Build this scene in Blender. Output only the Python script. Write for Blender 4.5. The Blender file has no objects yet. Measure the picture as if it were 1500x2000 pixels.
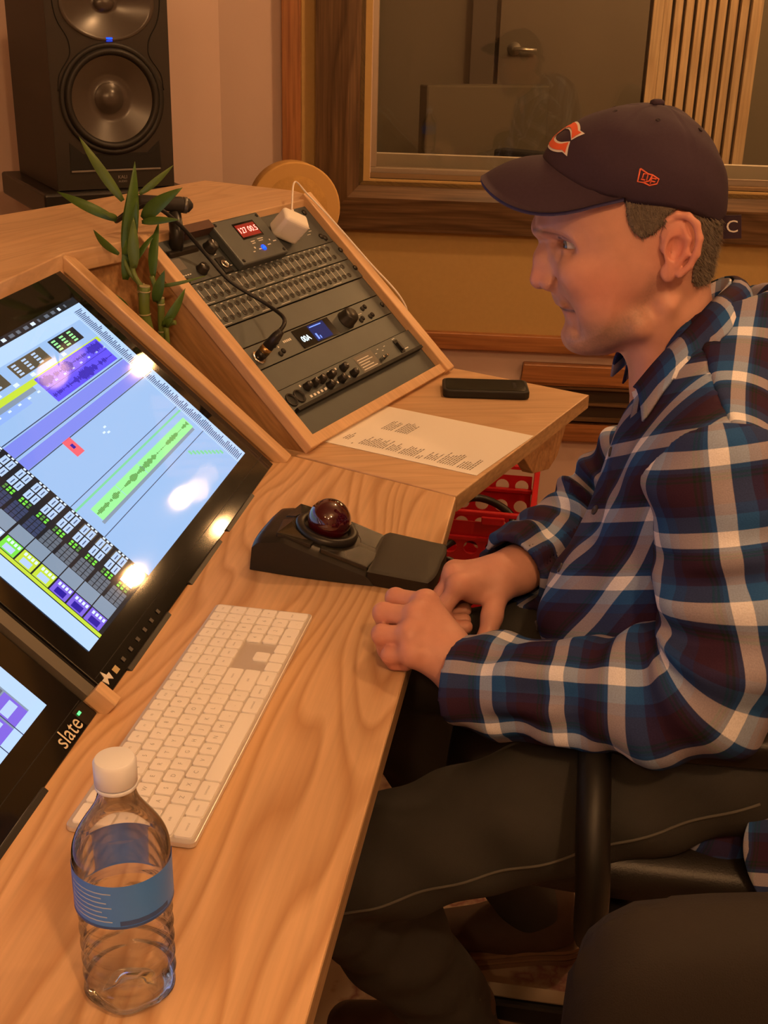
import bpy, bmesh, math, random
import numpy as np
from mathutils import Matrix, Vector
rnd = random.Random(7)
SC = bpy.context.scene
COL = SC.collection
DZ = 0.75                      # desk top height

# ------------------------------------------------------------------ camera, world, lamps, exposure
def set_camera():
    f, yaw, pit, rol = 2348.71, 0.15050, 0.40140, 0.02720
    fw = np.array([-math.sin(yaw) * math.cos(pit), math.cos(yaw) * math.cos(pit), -math.sin(pit)])
    r = np.array([math.cos(yaw), math.sin(yaw), 0.0]); u = np.cross(r, fw)
    r2 = math.cos(rol) * r + math.sin(rol) * u; u2 = -math.sin(rol) * r + math.cos(rol) * u
    cd = bpy.data.cameras.new('camera'); co = bpy.data.objects.new('camera', cd); COL.objects.link(co)
    cd.sensor_fit = 'VERTICAL'; cd.sensor_height = 36.0; cd.lens = f / 2000.0 * 36.0
    cd.clip_start = 0.02; cd.clip_end = 60
    m = Matrix(((r2[0], u2[0], -fw[0], 0.139), (r2[1], u2[1], -fw[1], 0.0), (r2[2], u2[2], -fw[2], 0.654 + DZ), (0, 0, 0, 1)))
    co.matrix_world = m
    SC.camera = co
set_camera()
SC.view_settings.view_transform = 'Standard'
try: SC.view_settings.look = 'None'
except Exception: pass
SC.view_settings.exposure = 0.12
SC.view_settings.gamma = 1.0
SC.view_settings.use_curve_mapping = False
SC.cycles.max_bounces = 9; SC.cycles.diffuse_bounces = 4; SC.cycles.glossy_bounces = 5; SC.cycles.transmission_bounces = 9; SC.cycles.transparent_max_bounces = 16
SC.cycles.adaptive_threshold = 0.05
w = bpy.data.worlds.new('world'); SC.world = w; w.use_nodes = True
w.node_tree.nodes['Background'].inputs[0].default_value = (1.0, 0.56, 0.28, 1)
w.node_tree.nodes['Background'].inputs[1].default_value = 0.0
WARM = (1.0, 0.53, 0.225)
# ceiling lamps of the control room: x, y, watts (frosted globes, see pendant_lamp below)
ROOM_LAMPS = [(0.60, -0.35, 50), (-0.75, -0.7, 10), (1.55, 1.3, 26), (0.35, 2.40, 30), (0.1, -1.3, 26)]  # the lamp nearest the back wall is added to brighten it
LIVE_LAMPS = [(0.377, 4.978, 2.30, 14), (1.098, 6.07, 2.30, 12), (1.085, 5.147, 2.30, 14), (1.441, 5.614, 2.30, 12), (1.169, 4.445, 2.30, 22), (0.85, 3.85, 2.78, 80)]  # the highest lamp is added, unseen, to brighten the slatted panel

# ------------------------------------------------------------------ helpers
def V(*a): return np.array(a, float)
def nrm(v): v = np.asarray(v, float); return v / (np.linalg.norm(v) + 1e-12)
def rotz(a): c, s = math.cos(a), math.sin(a); return np.array([[c, -s, 0], [s, c, 0], [0, 0, 1.0]])

class Frame:
    """a local frame: origin plus three unit axes"""
    def __init__(s, o, ex, ey, ez=None):
        s.o = V(*o); s.x = nrm(ex); s.y = nrm(ey); s.z = nrm(np.cross(s.x, s.y)) if ez is None else nrm(ez)
    def __call__(s, a, b, c=0.0): return s.o + s.x * a + s.y * b + s.z * c
WORLD = Frame((0, 0, 0), (1, 0, 0), (0, 1, 0))

class MB:
    """collects shapes; build() links them as ONE mesh object"""
    def __init__(s): s.v = []; s.f = []; s.m = []; s.s = []
    def add(s, verts, faces, m=0, smooth=False):
        o = len(s.v); s.v += [tuple(map(float, p)) for p in verts]
        for f in faces: s.f.append([i + o for i in f]); s.m.append(m); s.s.append(smooth)
        return s
    def box(s, F, a0, a1, b0, b1, c0, c1, m=0):
        P = [F(a, b, c) for a in (a0, a1) for b in (b0, b1) for c in (c0, c1)]
        return s.add(P, [(0, 1, 3, 2), (4, 6, 7, 5), (0, 4, 5, 1), (2, 3, 7, 6), (0, 2, 6, 4), (1, 5, 7, 3)], m)
    def prism(s, F, poly, c0, c1, m=0, smooth=False):
        n = len(poly); P = [F(a, b, c0) for a, b in poly] + [F(a, b, c1) for a, b in poly]
        fs = [list(range(n))[::-1], list(range(n, 2 * n))]
        s.add(P, fs, m)
        o = len(s.v) - 2 * n
        for i in range(n):
            j = (i + 1) % n; s.f.append([o + i, o + j, o + n + j, o + n + i]); s.m.append(m); s.s.append(smooth)
        return s
    def face(s, pts, m=0): return s.add(pts, [list(range(len(pts)))], m)
    def rect(s, F, a0, a1, b0, b1, c, m=0): return s.face([F(a0, b0, c), F(a1, b0, c), F(a1, b1, c), F(a0, b1, c)], m)
    def disc(s, F, a, b, r, c, m=0, n=16): return s.face([F(a + r * math.cos(2 * math.pi * i / n), b + r * math.sin(2 * math.pi * i / n), c) for i in range(n)], m)
    def lathe(s, F, prof, m=0, n=24, a=0, b=0, smooth=True, sx=1.0, sy=1.0, caps=True):
        vs = []; fs = []
        for r, z in prof:
            for i in range(n):
                t = 2 * math.pi * i / n; vs.append(F(a + sx * r * math.cos(t), b + sy * r * math.sin(t), z))
        for k in range(len(prof) - 1):
            for i in range(n):
                j = (i + 1) % n; fs.append((k * n + i, k * n + j, (k + 1) * n + j, (k + 1) * n + i))
        s.add(vs, fs, m, smooth)
        if not caps: return s
        if prof[0][0] > 1e-6: s.add([vs[i] for i in range(n)], [list(range(n))[::-1]], m)
        if prof[-1][0] > 1e-6: s.add([vs[(len(prof) - 1) * n + i] for i in range(n)], [list(range(n))], m)
        return s
    def tube(s, pts, r, m=0, n=10, smooth=True):
        pts = [V(*p) for p in pts]; k = len(pts); rr = r if isinstance(r, (list, tuple, np.ndarray)) else [r] * k
        vs = []; fs = []; up = None
        for i in range(k):
            t = nrm(pts[min(i + 1, k - 1)] - pts[max(i - 1, 0)])
            if up is None: up = nrm(np.cross(t, V(0.3, 0.9, 0.2))) 
            up = nrm(up - t * (up @ t)); sd = np.cross(t, up)
            for q in range(n):
                a = 2 * math.pi * q / n; vs.append(pts[i] + rr[i] * (math.cos(a) * up + math.sin(a) * sd))
        for i in range(k - 1):
            for q in range(n):
                p = (q + 1) % n; fs.append((i * n + q, i * n + p, (i + 1) * n + p, (i + 1) * n + q))
        s.add(vs, fs, m, smooth)
        s.add(vs[:n], [list(range(n))[::-1]], m); s.add(vs[-n:], [list(range(n))], m)
        return s
    def ball(s, c, r, m=0, n=20, k=12, R=None, scale=(1, 1, 1)):
        c = V(*c); vs = []; fs = []
        for i in range(k + 1):
            ph = math.pi * i / k
            for j in range(n):
                t = 2 * math.pi * j / n
                p = V(math.sin(ph) * math.cos(t) * scale[0], math.sin(ph) * math.sin(t) * scale[1], math.cos(ph) * scale[2]) * r
                vs.append(c + (R @ p if R is not None else p))
        for i in range(k):
            for j in range(n):
                q = (j + 1) % n; fs.append((i * n + j, (i + 1) * n + j, (i + 1) * n + q, i * n + q))
        return s.add(vs, fs, m, True)
    def text(s, txt, F, size, m=0, c=0.0, ext=0.0, align='CENTER', shear=0.0):
        cu = bpy.data.curves.new('t', 'FONT'); cu.body = txt; cu.size = size; cu.align_x = align; cu.align_y = 'CENTER'; cu.extrude = ext; cu.shear = shear
        cu.resolution_u = 3
        ob = bpy.data.objects.new('t', cu); COL.objects.link(ob)
        dg = bpy.context.evaluated_depsgraph_get(); me = bpy.data.meshes.new_from_object(ob.evaluated_get(dg))
        s.add([F(v.co.x, v.co.y, c + v.co.z) for v in me.vertices], [list(p.vertices) for p in me.polygons], m)
        bpy.data.objects.remove(ob); bpy.data.curves.remove(cu); bpy.data.meshes.remove(me)
        return s
    def build(s, name, mats, parent=None, bevel=0.0, seg=2, smooth=False, clean=False):
        me = bpy.data.meshes.new(name); off = wloc(parent)
        me.from_pydata([(p[0] - off[0], p[1] - off[1], p[2] - off[2]) for p in s.v], [], s.f)
        for mt in (mats if isinstance(mats, (list, tuple)) else [mats]): me.materials.append(mt)
        me.polygons.foreach_set('material_index', s.m)
        me.polygons.foreach_set('use_smooth', [True] * len(s.s) if smooth else s.s)
        bm = bmesh.new(); bm.from_mesh(me)
        bmesh.ops.remove_doubles(bm, verts=bm.verts, dist=1e-6)
        bmesh.ops.recalc_face_normals(bm, faces=bm.faces) if clean else None
        bm.to_mesh(me); bm.free(); me.update()
        o = bpy.data.objects.new(name, me); COL.objects.link(o)
        if parent is not None: o.parent = parent
        if bevel:
            b = o.modifiers.new('bevel', 'BEVEL'); b.width = bevel; b.segments = seg; b.limit_method = 'ANGLE'; b.angle_limit = 0.7
            b.harden_normals = False
        return o

def wloc(o):
    p = V(0, 0, 0)
    while o is not None:
        p = p + V(*o.location); o = o.parent
    return p
def tag(o, label, cat, group=None, kind=None):
    if label: o['label'] = label
    if cat: o['category'] = cat
    if group: o['group'] = group
    if kind: o['kind'] = kind
    return o
def thing(name, label, cat, loc=(0, 0, 0), group=None):
    o = bpy.data.objects.new(name, None); COL.objects.link(o); o.location = loc; o.empty_display_size = 0.05
    return tag(o, label, cat, group)
def struct(o): o['kind'] = 'structure'; return o
def smooth_path(pts, k=8):
    pts = [V(*p) for p in pts]; out = []
    P = [2 * pts[0] - pts[1]] + pts + [2 * pts[-1] - pts[-2]]
    for i in range(1, len(P) - 2):
        for q in range(k):
            t = q / k; a, b, c, d = P[i - 1], P[i], P[i + 1], P[i + 2]
            out.append(0.5 * ((2 * b) + (c - a) * t + (2 * a - 5 * b + 4 * c - d) * t * t + (3 * b - a - 3 * c + d) * t ** 3))
    out.append(pts[-1]); return out

# ------------------------------------------------------------------ materials
MATS = {}
def mat(name, col, rough=0.5, metal=0.0, emit=None, es=1.0, spec=0.5, noise=0.0, nscale=40.0, bump=0.0, bscale=200.0, trans=0.0, ior=1.45, coat=0.0, sheen=0.0, sss=0.0):
    if name in MATS: return MATS[name]
    m = bpy.data.materials.new(name); m.use_nodes = True; nt = m.node_tree; b = nt.nodes['Principled BSDF']
    b.inputs['Base Color'].default_value = (*col, 1); b.inputs['Roughness'].default_value = rough; b.inputs['Metallic'].default_value = metal
    b.inputs['Specular IOR Level'].default_value = spec; b.inputs['IOR'].default_value = ior
    b.inputs['Transmission Weight'].default_value = trans; b.inputs['Coat Weight'].default_value = coat; b.inputs['Sheen Weight'].default_value = sheen
    if sss: b.inputs['Subsurface Weight'].default_value = sss; b.inputs['Subsurface Radius'].default_value = (0.012, 0.005, 0.003); b.inputs['Subsurface Scale'].default_value = 1.0
    if emit: b.inputs['Emission Color'].default_value = (*emit, 1); b.inputs['Emission Strength'].default_value = es
    tc = nt.nodes.new('ShaderNodeTexCoord')
    if noise:
        n = nt.nodes.new('ShaderNodeTexNoise'); n.inputs['Scale'].default_value = nscale; n.inputs['Detail'].default_value = 4
        nt.links.new(tc.outputs['Object'], n.inputs['Vector'])
        mx = nt.nodes.new('ShaderNodeMix'); mx.data_type = 'RGBA'
        mx.inputs[6].default_value = (*[c * (1 - noise) for c in col], 1); mx.inputs[7].default_value = (*[min(1, c * (1 + noise)) for c in col], 1)
        nt.links.new(n.outputs['Fac'], mx.inputs[0]); nt.links.new(mx.outputs[2], b.inputs['Base Color'])
    if bump:
        n2 = nt.nodes.new('ShaderNodeTexNoise'); n2.inputs['Scale'].default_value = bscale; n2.inputs['Detail'].default_value = 3
        nt.links.new(tc.outputs['Object'], n2.inputs['Vector'])
        bp = nt.nodes.new('ShaderNodeBump'); bp.inputs['Strength'].default_value = bump; bp.inputs['Distance'].default_value = 0.002
        nt.links.new(n2.outputs['Fac'], bp.inputs['Height']); nt.links.new(bp.outputs['Normal'], b.inputs['Normal'])
    MATS[name] = m; return m

def wood(name, light, dark, axis=(0, 1, 0), ring=26.0, wob=2.2, rough=0.45, knots=0.0, contrast=0.7, fine=0.25, across=None):
    """plank wood: growth rings cut lengthwise; axis = grain direction"""
    m = bpy.data.materials.new(name); m.use_nodes = True; nt = m.node_tree; L = nt.links; b = nt.nodes['Principled BSDF']
    N = lambda t: nt.nodes.new(t)
    b.inputs['Roughness'].default_value = rough
    tc = N('ShaderNodeTexCoord')
    ax = nrm(axis); ac = nrm(across if across is not None else np.cross(ax, V(0, 0, 1)) if abs(ax[2]) < .9 else V(1, 0.3, 0)); th = np.cross(ax, ac)
    def dot(v):
        d = N('ShaderNodeVectorMath'); d.operation = 'DOT_PRODUCT'; L.new(tc.outputs['Object'], d.inputs[0]); d.inputs[1].default_value = tuple(v); return d.outputs['Value']
    cmb = N('ShaderNodeCombineXYZ'); L.new(dot(ax * 0.9), cmb.inputs[0]); L.new(dot(ac * 5.0), cmb.inputs[1]); L.new(dot(th * 5.0), cmb.inputs[2])
    n1 = N('ShaderNodeTexNoise'); n1.inputs['Scale'].default_value = 1.7; n1.inputs['Detail'].default_value = 1.5; L.new(cmb.outputs[0], n1.inputs['Vector'])
    mul = N('ShaderNodeMath'); mul.operation = 'MULTIPLY'; L.new(n1.outputs['Fac'], mul.inputs[0]); mul.inputs[1].default_value = wob * 4
    ma = N('ShaderNodeMath'); ma.operation = 'ADD'; L.new(dot((ac + 0.35 * th) * ring), ma.inputs[0]); L.new(mul.outputs[0], ma.inputs[1])
    fr = N('ShaderNodeMath'); fr.operation = 'FRACT'; L.new(ma.outputs[0], fr.inputs[0])
    rp = N('ShaderNodeValToRGB'); e = rp.color_ramp.elements
    e[0].position = 0.0; e[0].color = (*light, 1); e[1].position = 0.78; e[1].color = (*dark, 1)
    mid = [l + (d - l) * 0.25 for l, d in zip(light, dark)]
    x = e.new(0.45); x.color = (*mid, 1); x = e.new(1.0); x.color = (*light, 1)
    L.new(fr.outputs[0], rp.inputs[0])
    # fine pores and broad tone
    cm2 = N('ShaderNodeCombineXYZ'); L.new(dot(ax * 6.0), cm2.inputs[0]); L.new(dot(ac * 160.0), cm2.inputs[1]); L.new(dot(th * 160.0), cm2.inputs[2])
    n2 = N('ShaderNodeTexNoise'); n2.inputs['Scale'].default_value = 1.0; n2.inputs['Detail'].default_value = 3; L.new(cm2.outputs[0], n2.inputs['Vector'])
    n3 = N('ShaderNodeTexNoise'); n3.inputs['Scale'].default_value = 1.1; n3.inputs['Detail'].default_value = 2; L.new(cmb.outputs[0], n3.inputs['Vector'])
    mx0 = N('ShaderNodeMix'); mx0.data_type = 'RGBA'; mx0.inputs[0].default_value = 1 - contrast; L.new(rp.outputs[0], mx0.inputs[6]); mx0.inputs[7].default_value = (*mid, 1)
    mr = N('ShaderNodeMapRange'); mr.inputs[1].default_value = 0.3; mr.inputs[2].default_value = 0.7; mr.inputs[3].default_value = 1 - fine; mr.inputs[4].default_value = 1 + fine * 0.5; L.new(n2.outputs['Fac'], mr.inputs[0])
    mr3 = N('ShaderNodeMapRange'); mr3.inputs[1].default_value = 0.3; mr3.inputs[2].default_value = 0.7; mr3.inputs[3].default_value = 0.88; mr3.inputs[4].default_value = 1.08; L.new(n3.outputs['Fac'], mr3.inputs[0])
    mm = N('ShaderNodeMath'); mm.operation = 'MULTIPLY'; L.new(mr.outputs[0], mm.inputs[0]); L.new(mr3.outputs[0], mm.inputs[1])
    vm = N('ShaderNodeVectorMath'); vm.operation = 'SCALE'; L.new(mx0.outputs[2], vm.inputs[0]); L.new(mm.outputs[0], vm.inputs['Scale'])
    last = vm.outputs[0]
    if knots:
        vo = N('ShaderNodeTexVoronoi'); vo.inputs['Scale'].default_value = 1.0; cm4 = N('ShaderNodeCombineXYZ')
        L.new(dot(ax * 3.2), cm4.inputs[0]); L.new(dot(ac * 7.0), cm4.inputs[1]); L.new(dot(th * 7.0), cm4.inputs[2]); L.new(cm4.outputs[0], vo.inputs['Vector'])
        kr = N('ShaderNodeMapRange'); kr.inputs[1].default_value = 0.05; kr.inputs[2].default_value = 0.16; kr.inputs[3].default_value = knots; kr.inputs[4].default_value = 0.0; L.new(vo.outputs['Distance'], kr.inputs[0])
        km = N('ShaderNodeMix'); km.data_type = 'RGBA'; L.new(kr.outputs[0], km.inputs[0]); L.new(last, km.inputs[6]); km.inputs[7].default_value = (*[c * 0.3 for c in dark], 1); last = km.outputs[2]
    L.new(last, b.inputs['Base Color'])
    bp = N('ShaderNodeBump'); bp.inputs['Strength'].default_value = 0.06; bp.inputs['Distance'].default_value = 0.001; L.new(n2.outputs['Fac'], bp.inputs['Height']); L.new(bp.outputs['Normal'], b.inputs['Normal'])
    MATS[name] = m; return m

def thin_glass(name, tint=(1, 1, 1), rough=0.0, ior=1.5):
    m = bpy.data.materials.new(name); m.use_nodes = True; nt = m.node_tree; L = nt.links
    for n in list(nt.nodes):
        if n.type == 'BSDF_PRINCIPLED': nt.nodes.remove(n)
    out = [n for n in nt.nodes if n.type == 'OUTPUT_MATERIAL'][0]
    t = nt.nodes.new('ShaderNodeBsdfTransparent'); t.inputs[0].default_value = (*tint, 1)
    g = nt.nodes.new('ShaderNodeBsdfGlossy'); g.inputs['Roughness'].default_value = rough
    fr = nt.nodes.new('ShaderNodeFresnel'); fr.inputs['IOR'].default_value = ior
    mx = nt.nodes.new('ShaderNodeMixShader'); L.new(fr.outputs[0], mx.inputs[0]); L.new(t.outputs[0], mx.inputs[1]); L.new(g.outputs[0], mx.inputs[2]); L.new(mx.outputs[0], out.inputs['Surface'])
    MATS[name] = m; return m

PINE_L, PINE_D = (0.70, 0.455, 0.255), (0.47, 0.255, 0.115)
M_top = wood('pine_worktop', PINE_L, PINE_D, (0, 1, 0), ring=40, wob=3.2, rough=0.36, contrast=0.8, fine=0.10)
M_side = wood('pine_side_top', (0.68, 0.46, 0.27), (0.55, 0.34, 0.18), (0.93, 0.30, 0), ring=10, wob=3.0, rough=0.4, contrast=0.6, fine=0.10)
M_shelf = wood('pine_shelf', (0.70, 0.48, 0.29), (0.55, 0.34, 0.18), (0.35, 0.93, 0), ring=11, wob=3.0, rough=0.4, contrast=0.6, fine=0.10)
M_rail = wood('pine_rail', (0.70, 0.46, 0.26), (0.60, 0.37, 0.19), (-0.7, 0.1, 0.7), ring=20, wob=1.2, rough=0.42, contrast=0.5, fine=0.10, across=(0.1, 1, 0))
M_edge = wood('pine_ply_edge', (0.55, 0.37, 0.2), (0.32, 0.19, 0.09), (0, 1, 0), ring=10, wob=0.1, rough=0.5, across=(0, 0, 1), contrast=0.8)
M_board = wood('knotty_board', (0.55, 0.33, 0.16), (0.36, 0.18, 0.07), (-0.5, 0.1, 0.6), ring=14, wob=2.4, rough=0.45, knots=0.85, across=(0.6, 0, 0.6))
M_walnut = wood('stained_casing', (0.165, 0.095, 0.046), (0.075, 0.038, 0.017), (1, 0.09, 0), ring=26, wob=1.5, rough=0.42, contrast=0.8, fine=0.4, across=(0, 0, 1))
M_walnut_v = wood('stained_casing_upright', (0.145, 0.083, 0.040), (0.070, 0.036, 0.016), (0, 0, 1), ring=22, wob=1.5, rough=0.42, contrast=0.8, fine=0.4, across=(1, 0.09, 0))
M_cherry = wood('cherry_trim', (0.40, 0.17, 0.06), (0.25, 0.09, 0.03), (1, 0.09, 0), ring=16, wob=1.5, rough=0.38, contrast=0.6, fine=0.3, across=(0, 0, 1))
M_cherry_v = wood('cherry_trim_upright', (0.45, 0.19, 0.065), (0.26, 0.09, 0.03), (0, 0, 1), ring=16, wob=1.5, rough=0.38, contrast=0.6, fine=0.3, across=(1, 0.09, 0))
M_wall = mat('wall_paint', (0.62, 0.47, 0.40), 0.85, noise=0.03, nscale=3, bump=0.05, bscale=150)
M_gold = mat('gold_fabric', (0.46, 0.31, 0.12), 0.95, noise=0.06, nscale=90, bump=0.15, bscale=700)
M_ceil = mat('ceiling_paint', (0.6, 0.55, 0.48), 0.9, noise=0.02)
M_floor = mat('floor_boards', (0.25, 0.17, 0.11), 0.5, noise=0.3, nscale=5)
M_black = mat('black_plastic', (0.018, 0.017, 0.016), 0.35)
M_blackmat = mat('black_satin', (0.022, 0.02, 0.019), 0.6, bump=0.05, bscale=900)
M_rack = mat('rack_grey_metal', (0.092, 0.108, 0.112), 0.42, metal=0.3, noise=0.12, nscale=25)
M_rack2 = mat('rack_dark_metal', (0.066, 0.077, 0.080), 0.45, metal=0.2, noise=0.1, nscale=30)
M_hole = mat('socket_black', (0.004, 0.004, 0.004), 0.6)
M_white = mat('white_plastic', (0.86, 0.85, 0.82), 0.35)
M_ink = mat('white_print', (0.74, 0.74, 0.72), 0.6)
M_chrome = mat('chrome', (0.75, 0.74, 0.72), 0.18, metal=1.0)
M_alu = mat('brushed_aluminium', (0.72, 0.70, 0.68), 0.35, metal=0.6)
M_gloss = mat('gloss_black', (0.008, 0.008, 0.008), 0.06, spec=0.6)
M_led_b = mat('blue_led', (0, 0, 0.1), 0.4, emit=(0.0, 0.025, 1.0), es=6)
M_led_r = mat('red_digits', (0.1, 0, 0), 0.4, emit=(1.0, 0.16, 0.12), es=6)
M_led_w = mat('white_led', (0.1, 0.1, 0.1), 0.4, emit=(0.85, 0.95, 1.0), es=3)
M_led_g = mat('green_led', (0, 0.1, 0), 0.4, emit=(0.1, 1.0, 0.2), es=2)
M_bulb = None
# ------------------------------------------------------------------ the room
al = math.radians(5)
WB = Frame((-0.574, 3.193, 0), (math.cos(al), math.sin(al), 0), (0, 0, 1))      # back wall: along, up, towards the room
def zz(v): return v + DZ
S0, S1, Z0, Z1 = 0.165, 2.25, zz(0.225), zz(1.35)                                # window opening
mb = MB()
mb.box(WB, -0.24, S0, 0, 2.75, -0.2, 0); mb.box(WB, S1, 3.6, 0, 2.75, -0.2, 0)
mb.box(WB, S0, S1, 0, Z0, -0.2, 0); mb.box(WB, S0, S1, Z1, 2.75, -0.2, 0)
struct(mb.build('wall_back', M_wall))
c0 = WB(-0.226, 0, 0)
WL = Frame(c0, (-0.86, -0.51, 0), (0, 0, 1), (0.51, -0.86, 0))
struct(MB().box(WL, 0.0, 3.4, 0, 2.75, -0.12, 0).build('wall_left', M_wall))
struct(MB().box(WORLD, -4.0, 3.4, -2.75, -2.6, 0, 2.75).build('wall_rear', M_wall))
struct(MB().box(WORLD, 3.0, 3.15, -2.6, 3.55, 0, 2.75).build('wall_right', M_wall))
struct(MB().box(WORLD, -4.0, -3.85, -2.6, 1.5, 0, 2.75).build('wall_side', M_wall))
struct(MB().box(WORLD, -4.0, 3.4, -2.75, 3.3, 2.7, 2.8).build('ceiling', M_ceil))
struct(MB().box(WORLD, -4.0, 3.4, -2.75, 3.75, -0.08, 0).build('floor', M_floor))
# fabric panel framed in cherry, round the window
mb = MB()
for a0, a1, b0, b1 in ((-0.013, S0, zz(-0.19), 2.6), (S0, S1 + .1, zz(-0.19), Z0), (S1, 3.4, zz(-0.19), 2.6), (S0, S1, Z1, 2.6)):
    mb.box(WB, a0, a1, b0, b1, 0, 0.012)
struct(mb.build('wall_fabric', M_gold))
struct(MB().box(WB, -0.062, -0.013, zz(-0.22), 2.65, 0, 0.03).build('trim_1', M_cherry_v, bevel=0.003))
struct(MB().box(WB, -0.013, 3.4, zz(-0.218), zz(-0.172), 0, 0.032).build('trim_2', M_cherry, bevel=0.003))
# window casing: bevelled picture-frame section with a deep reveal
win = thing('window_1', 'wide control room window in a dark stained wood casing above gold fabric', 'window', tuple(WB(1.2, Z0, 0)))
win['kind'] = 'structure'
def casing_side(a_out, a_in, upright, lo, hi, m):
    return m
o_s, o_z = 0.027, zz(0.098)
sec = [(0.0, 0.012), (0.0, 0.045), (0.085, 0.060), (0.112, 0.040), (0.112, -0.09), (0.122, -0.09), (0.122, 0.012)]   # (inward, out of wall)
def mitred(name, pts_out, dirs_in, mtl):
    """sweep the casing section between two mitred corners"""
    m = MB(); (pa, pb), (da, db) = pts_out, dirs_in; n = len(sec); vs = []
    for p, d in ((pa, da), (pb, db)):
        for t, h in sec: vs.append(WB(p[0] + d[0] * t, p[1] + d[1] * t, h))
    fs = [(i, (i + 1) % n, n + (i + 1) % n, n + i) for i in range(n)]
    m.add(vs, fs + [list(range(n))[::-1], list(range(n, 2 * n))])
    return m.build(name, mtl, win)
e_s, e_z = S1 + 0.1, Z1 + 0.1
mitred('casing_board', ((o_s, o_z), (e_s, o_z)), ((1, 1), (-1, 1)), M_walnut)
mitred('casing_board', ((o_s, e_z), (o_s, o_z)), ((1, -1), (1, 1)), M_walnut_v)
mitred('casing_board', ((e_s, o_z), (e_s, e_z)), ((-1, 1), (-1, -1)), M_walnut_v)
mitred('casing_board', ((e_s, e_z), (o_s, e_z)), ((-1, -1), (1, -1)), M_walnut)
g = MB(); gs0, gs1, gz0, gz1 = o_s + .122, e_s - .122, o_z + .122, e_z - .122
for k, (w_, d0, d1) in enumerate(((0.016, -0.02, -0.012), (0.030, -0.045, -0.03))):
    g.box(WB, gs0 - .01, gs1 + .01, gz0 - .01, gz0 + w_, d0, d1, k); g.box(WB, gs0 - .01, gs0 + w_, gz0 + w_, gz1, d0, d1, k); g.box(WB, gs1 - w_, gs1 + .01, gz0 + w_, gz1, d0, d1, k)
g.build('glazing_bead', [mat('bronze_bead', (0.30, 0.21, 0.12), 0.35, metal=0.5), mat('silver_bead', (0.42, 0.36, 0.28), 0.3, metal=0.6)], win, bevel=0.002)
M_glass = thin_glass('window_glass', (0.90, 0.89, 0.84), 0.0, 1.52)
for k, d in enumerate((-0.04, -0.13)):
    MB().rect(WB, gs0, gs1, gz0, gz1, d).build('glass_pane', M_glass, win)
MB().box(WB, S0, S1, Z0 - .01, Z0 + .0, -0.2, 0.0).box(WB, S0, S1, Z0, gz0 + .05, -0.2, -0.17).build('inner_sill', mat('sill_paint', (0.55, 0.5, 0.42), .6), win)
# vent framed in cherry below the rail
vt = thing('wall_vent', 'low cherry framed vent opening in the wall past the desk corner', 'vent', tuple(WB(0.9, zz(-.46), 0)))
v = MB(); va0, va1, vz0, vz1 = 0.60, 1.25, zz(-0.47), zz(-0.25)
for a0, a1, b0, b1 in ((va0, va1, vz1 - .055, vz1), (va0, va1, vz0, vz0 + .05), (va0, va0 + .05, vz0 + .05, vz1 - .055), (va1 - .05, va1, vz0 + .05, vz1 - .055)):
    v.box(WB, a0, a1, b0, b1, 0, 0.03)
v.build('frame', M_cherry, vt, bevel=0.004)
v = MB()
for k in range(3): v.box(WB, va0 + .05, va1 - .05, vz0 + .06 + k * .045, vz0 + .068 + k * .045, 0.002, 0.022)
v.build('louvre', M_walnut, vt)
MB().box(WB, va0 + .05, va1 - .05, vz0 + .05, vz1 - .055, 0, .004).build('backing', mat('vent_dark', (0.05, 0.03, 0.02), .8), vt)

# ------------------------------------------------------------------ the live room seen through the glass
M_live = mat('live_wall', (0.16, 0.145, 0.11), 0.9, noise=0.05, nscale=4)
M_livefl = mat('live_floor', (0.10, 0.075, 0.05), 0.6)
struct(MB().box(WORLD, -2.6, 4.4, 6.6, 6.75, -0.3, 3.0).build('wall_live_back', M_live))
struct(MB().box(WORLD, -2.75, -2.6, 3.4, 6.6, -0.3, 3.0).build('wall_live_left', M_live))
struct(MB().box(WORLD, 4.4, 4.55, 3.8, 6.6, -0.3, 3.0).build('wall_live_right', M_live))
struct(MB().box(WORLD, -2.75, 4.55, 3.75, 6.75, -0.4, -0.3).build('floor_live', M_livefl))
struct(MB().box(WORLD, -2.75, 4.55, 3.45, 6.75, 2.9, 3.0).build('ceiling_live', mat('live_ceiling', (0.2, 0.17, 0.13), .9)))
dr = thing('door_1', 'dark grey-brown door with a lever handle across the live room', 'door', (-0.37, 6.58, -0.3)); dr['kind'] = 'structure'
M_door = mat('door_paint', (0.15, 0.13, 0.10), 0.45, noise=.04)
MB().box(WORLD, -0.33, 0.60, 6.54, 6.585, -0.3, 1.95).build('door_leaf', M_door, dr, bevel=0.004)
MB().box(WORLD, -0.47, -0.35, 6.52, 6.60, -0.3, 2.1).box(WORLD, 0.62, 0.74, 6.52, 6.60, -0.3, 2.1).box(WORLD, -0.35, 0.62, 6.52, 6.6, 1.97, 2.1).build('door_frame', mat('door_frame_paint', (0.085, 0.075, 0.06), .5), dr, bevel=.004)
DH = Frame((-0.25, 6.54, 1.20), (1, 0, 0), (0, 0, 1), (0, -1, 0))
MB().lathe(DH, [(0.033, 0), (0.033, 0.008), (0.012, 0.012), (0.012, 0.05), (0, 0.05)], n=20).tube([DH(0, 0, .045), DH(.05, 0, .05), DH(.115, -.003, .048)], [.011, .010, .008]).build('door_handle', mat('satin_nickel', (0.8, 0.76, 0.68), .3, metal=.8), dr)
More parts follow.
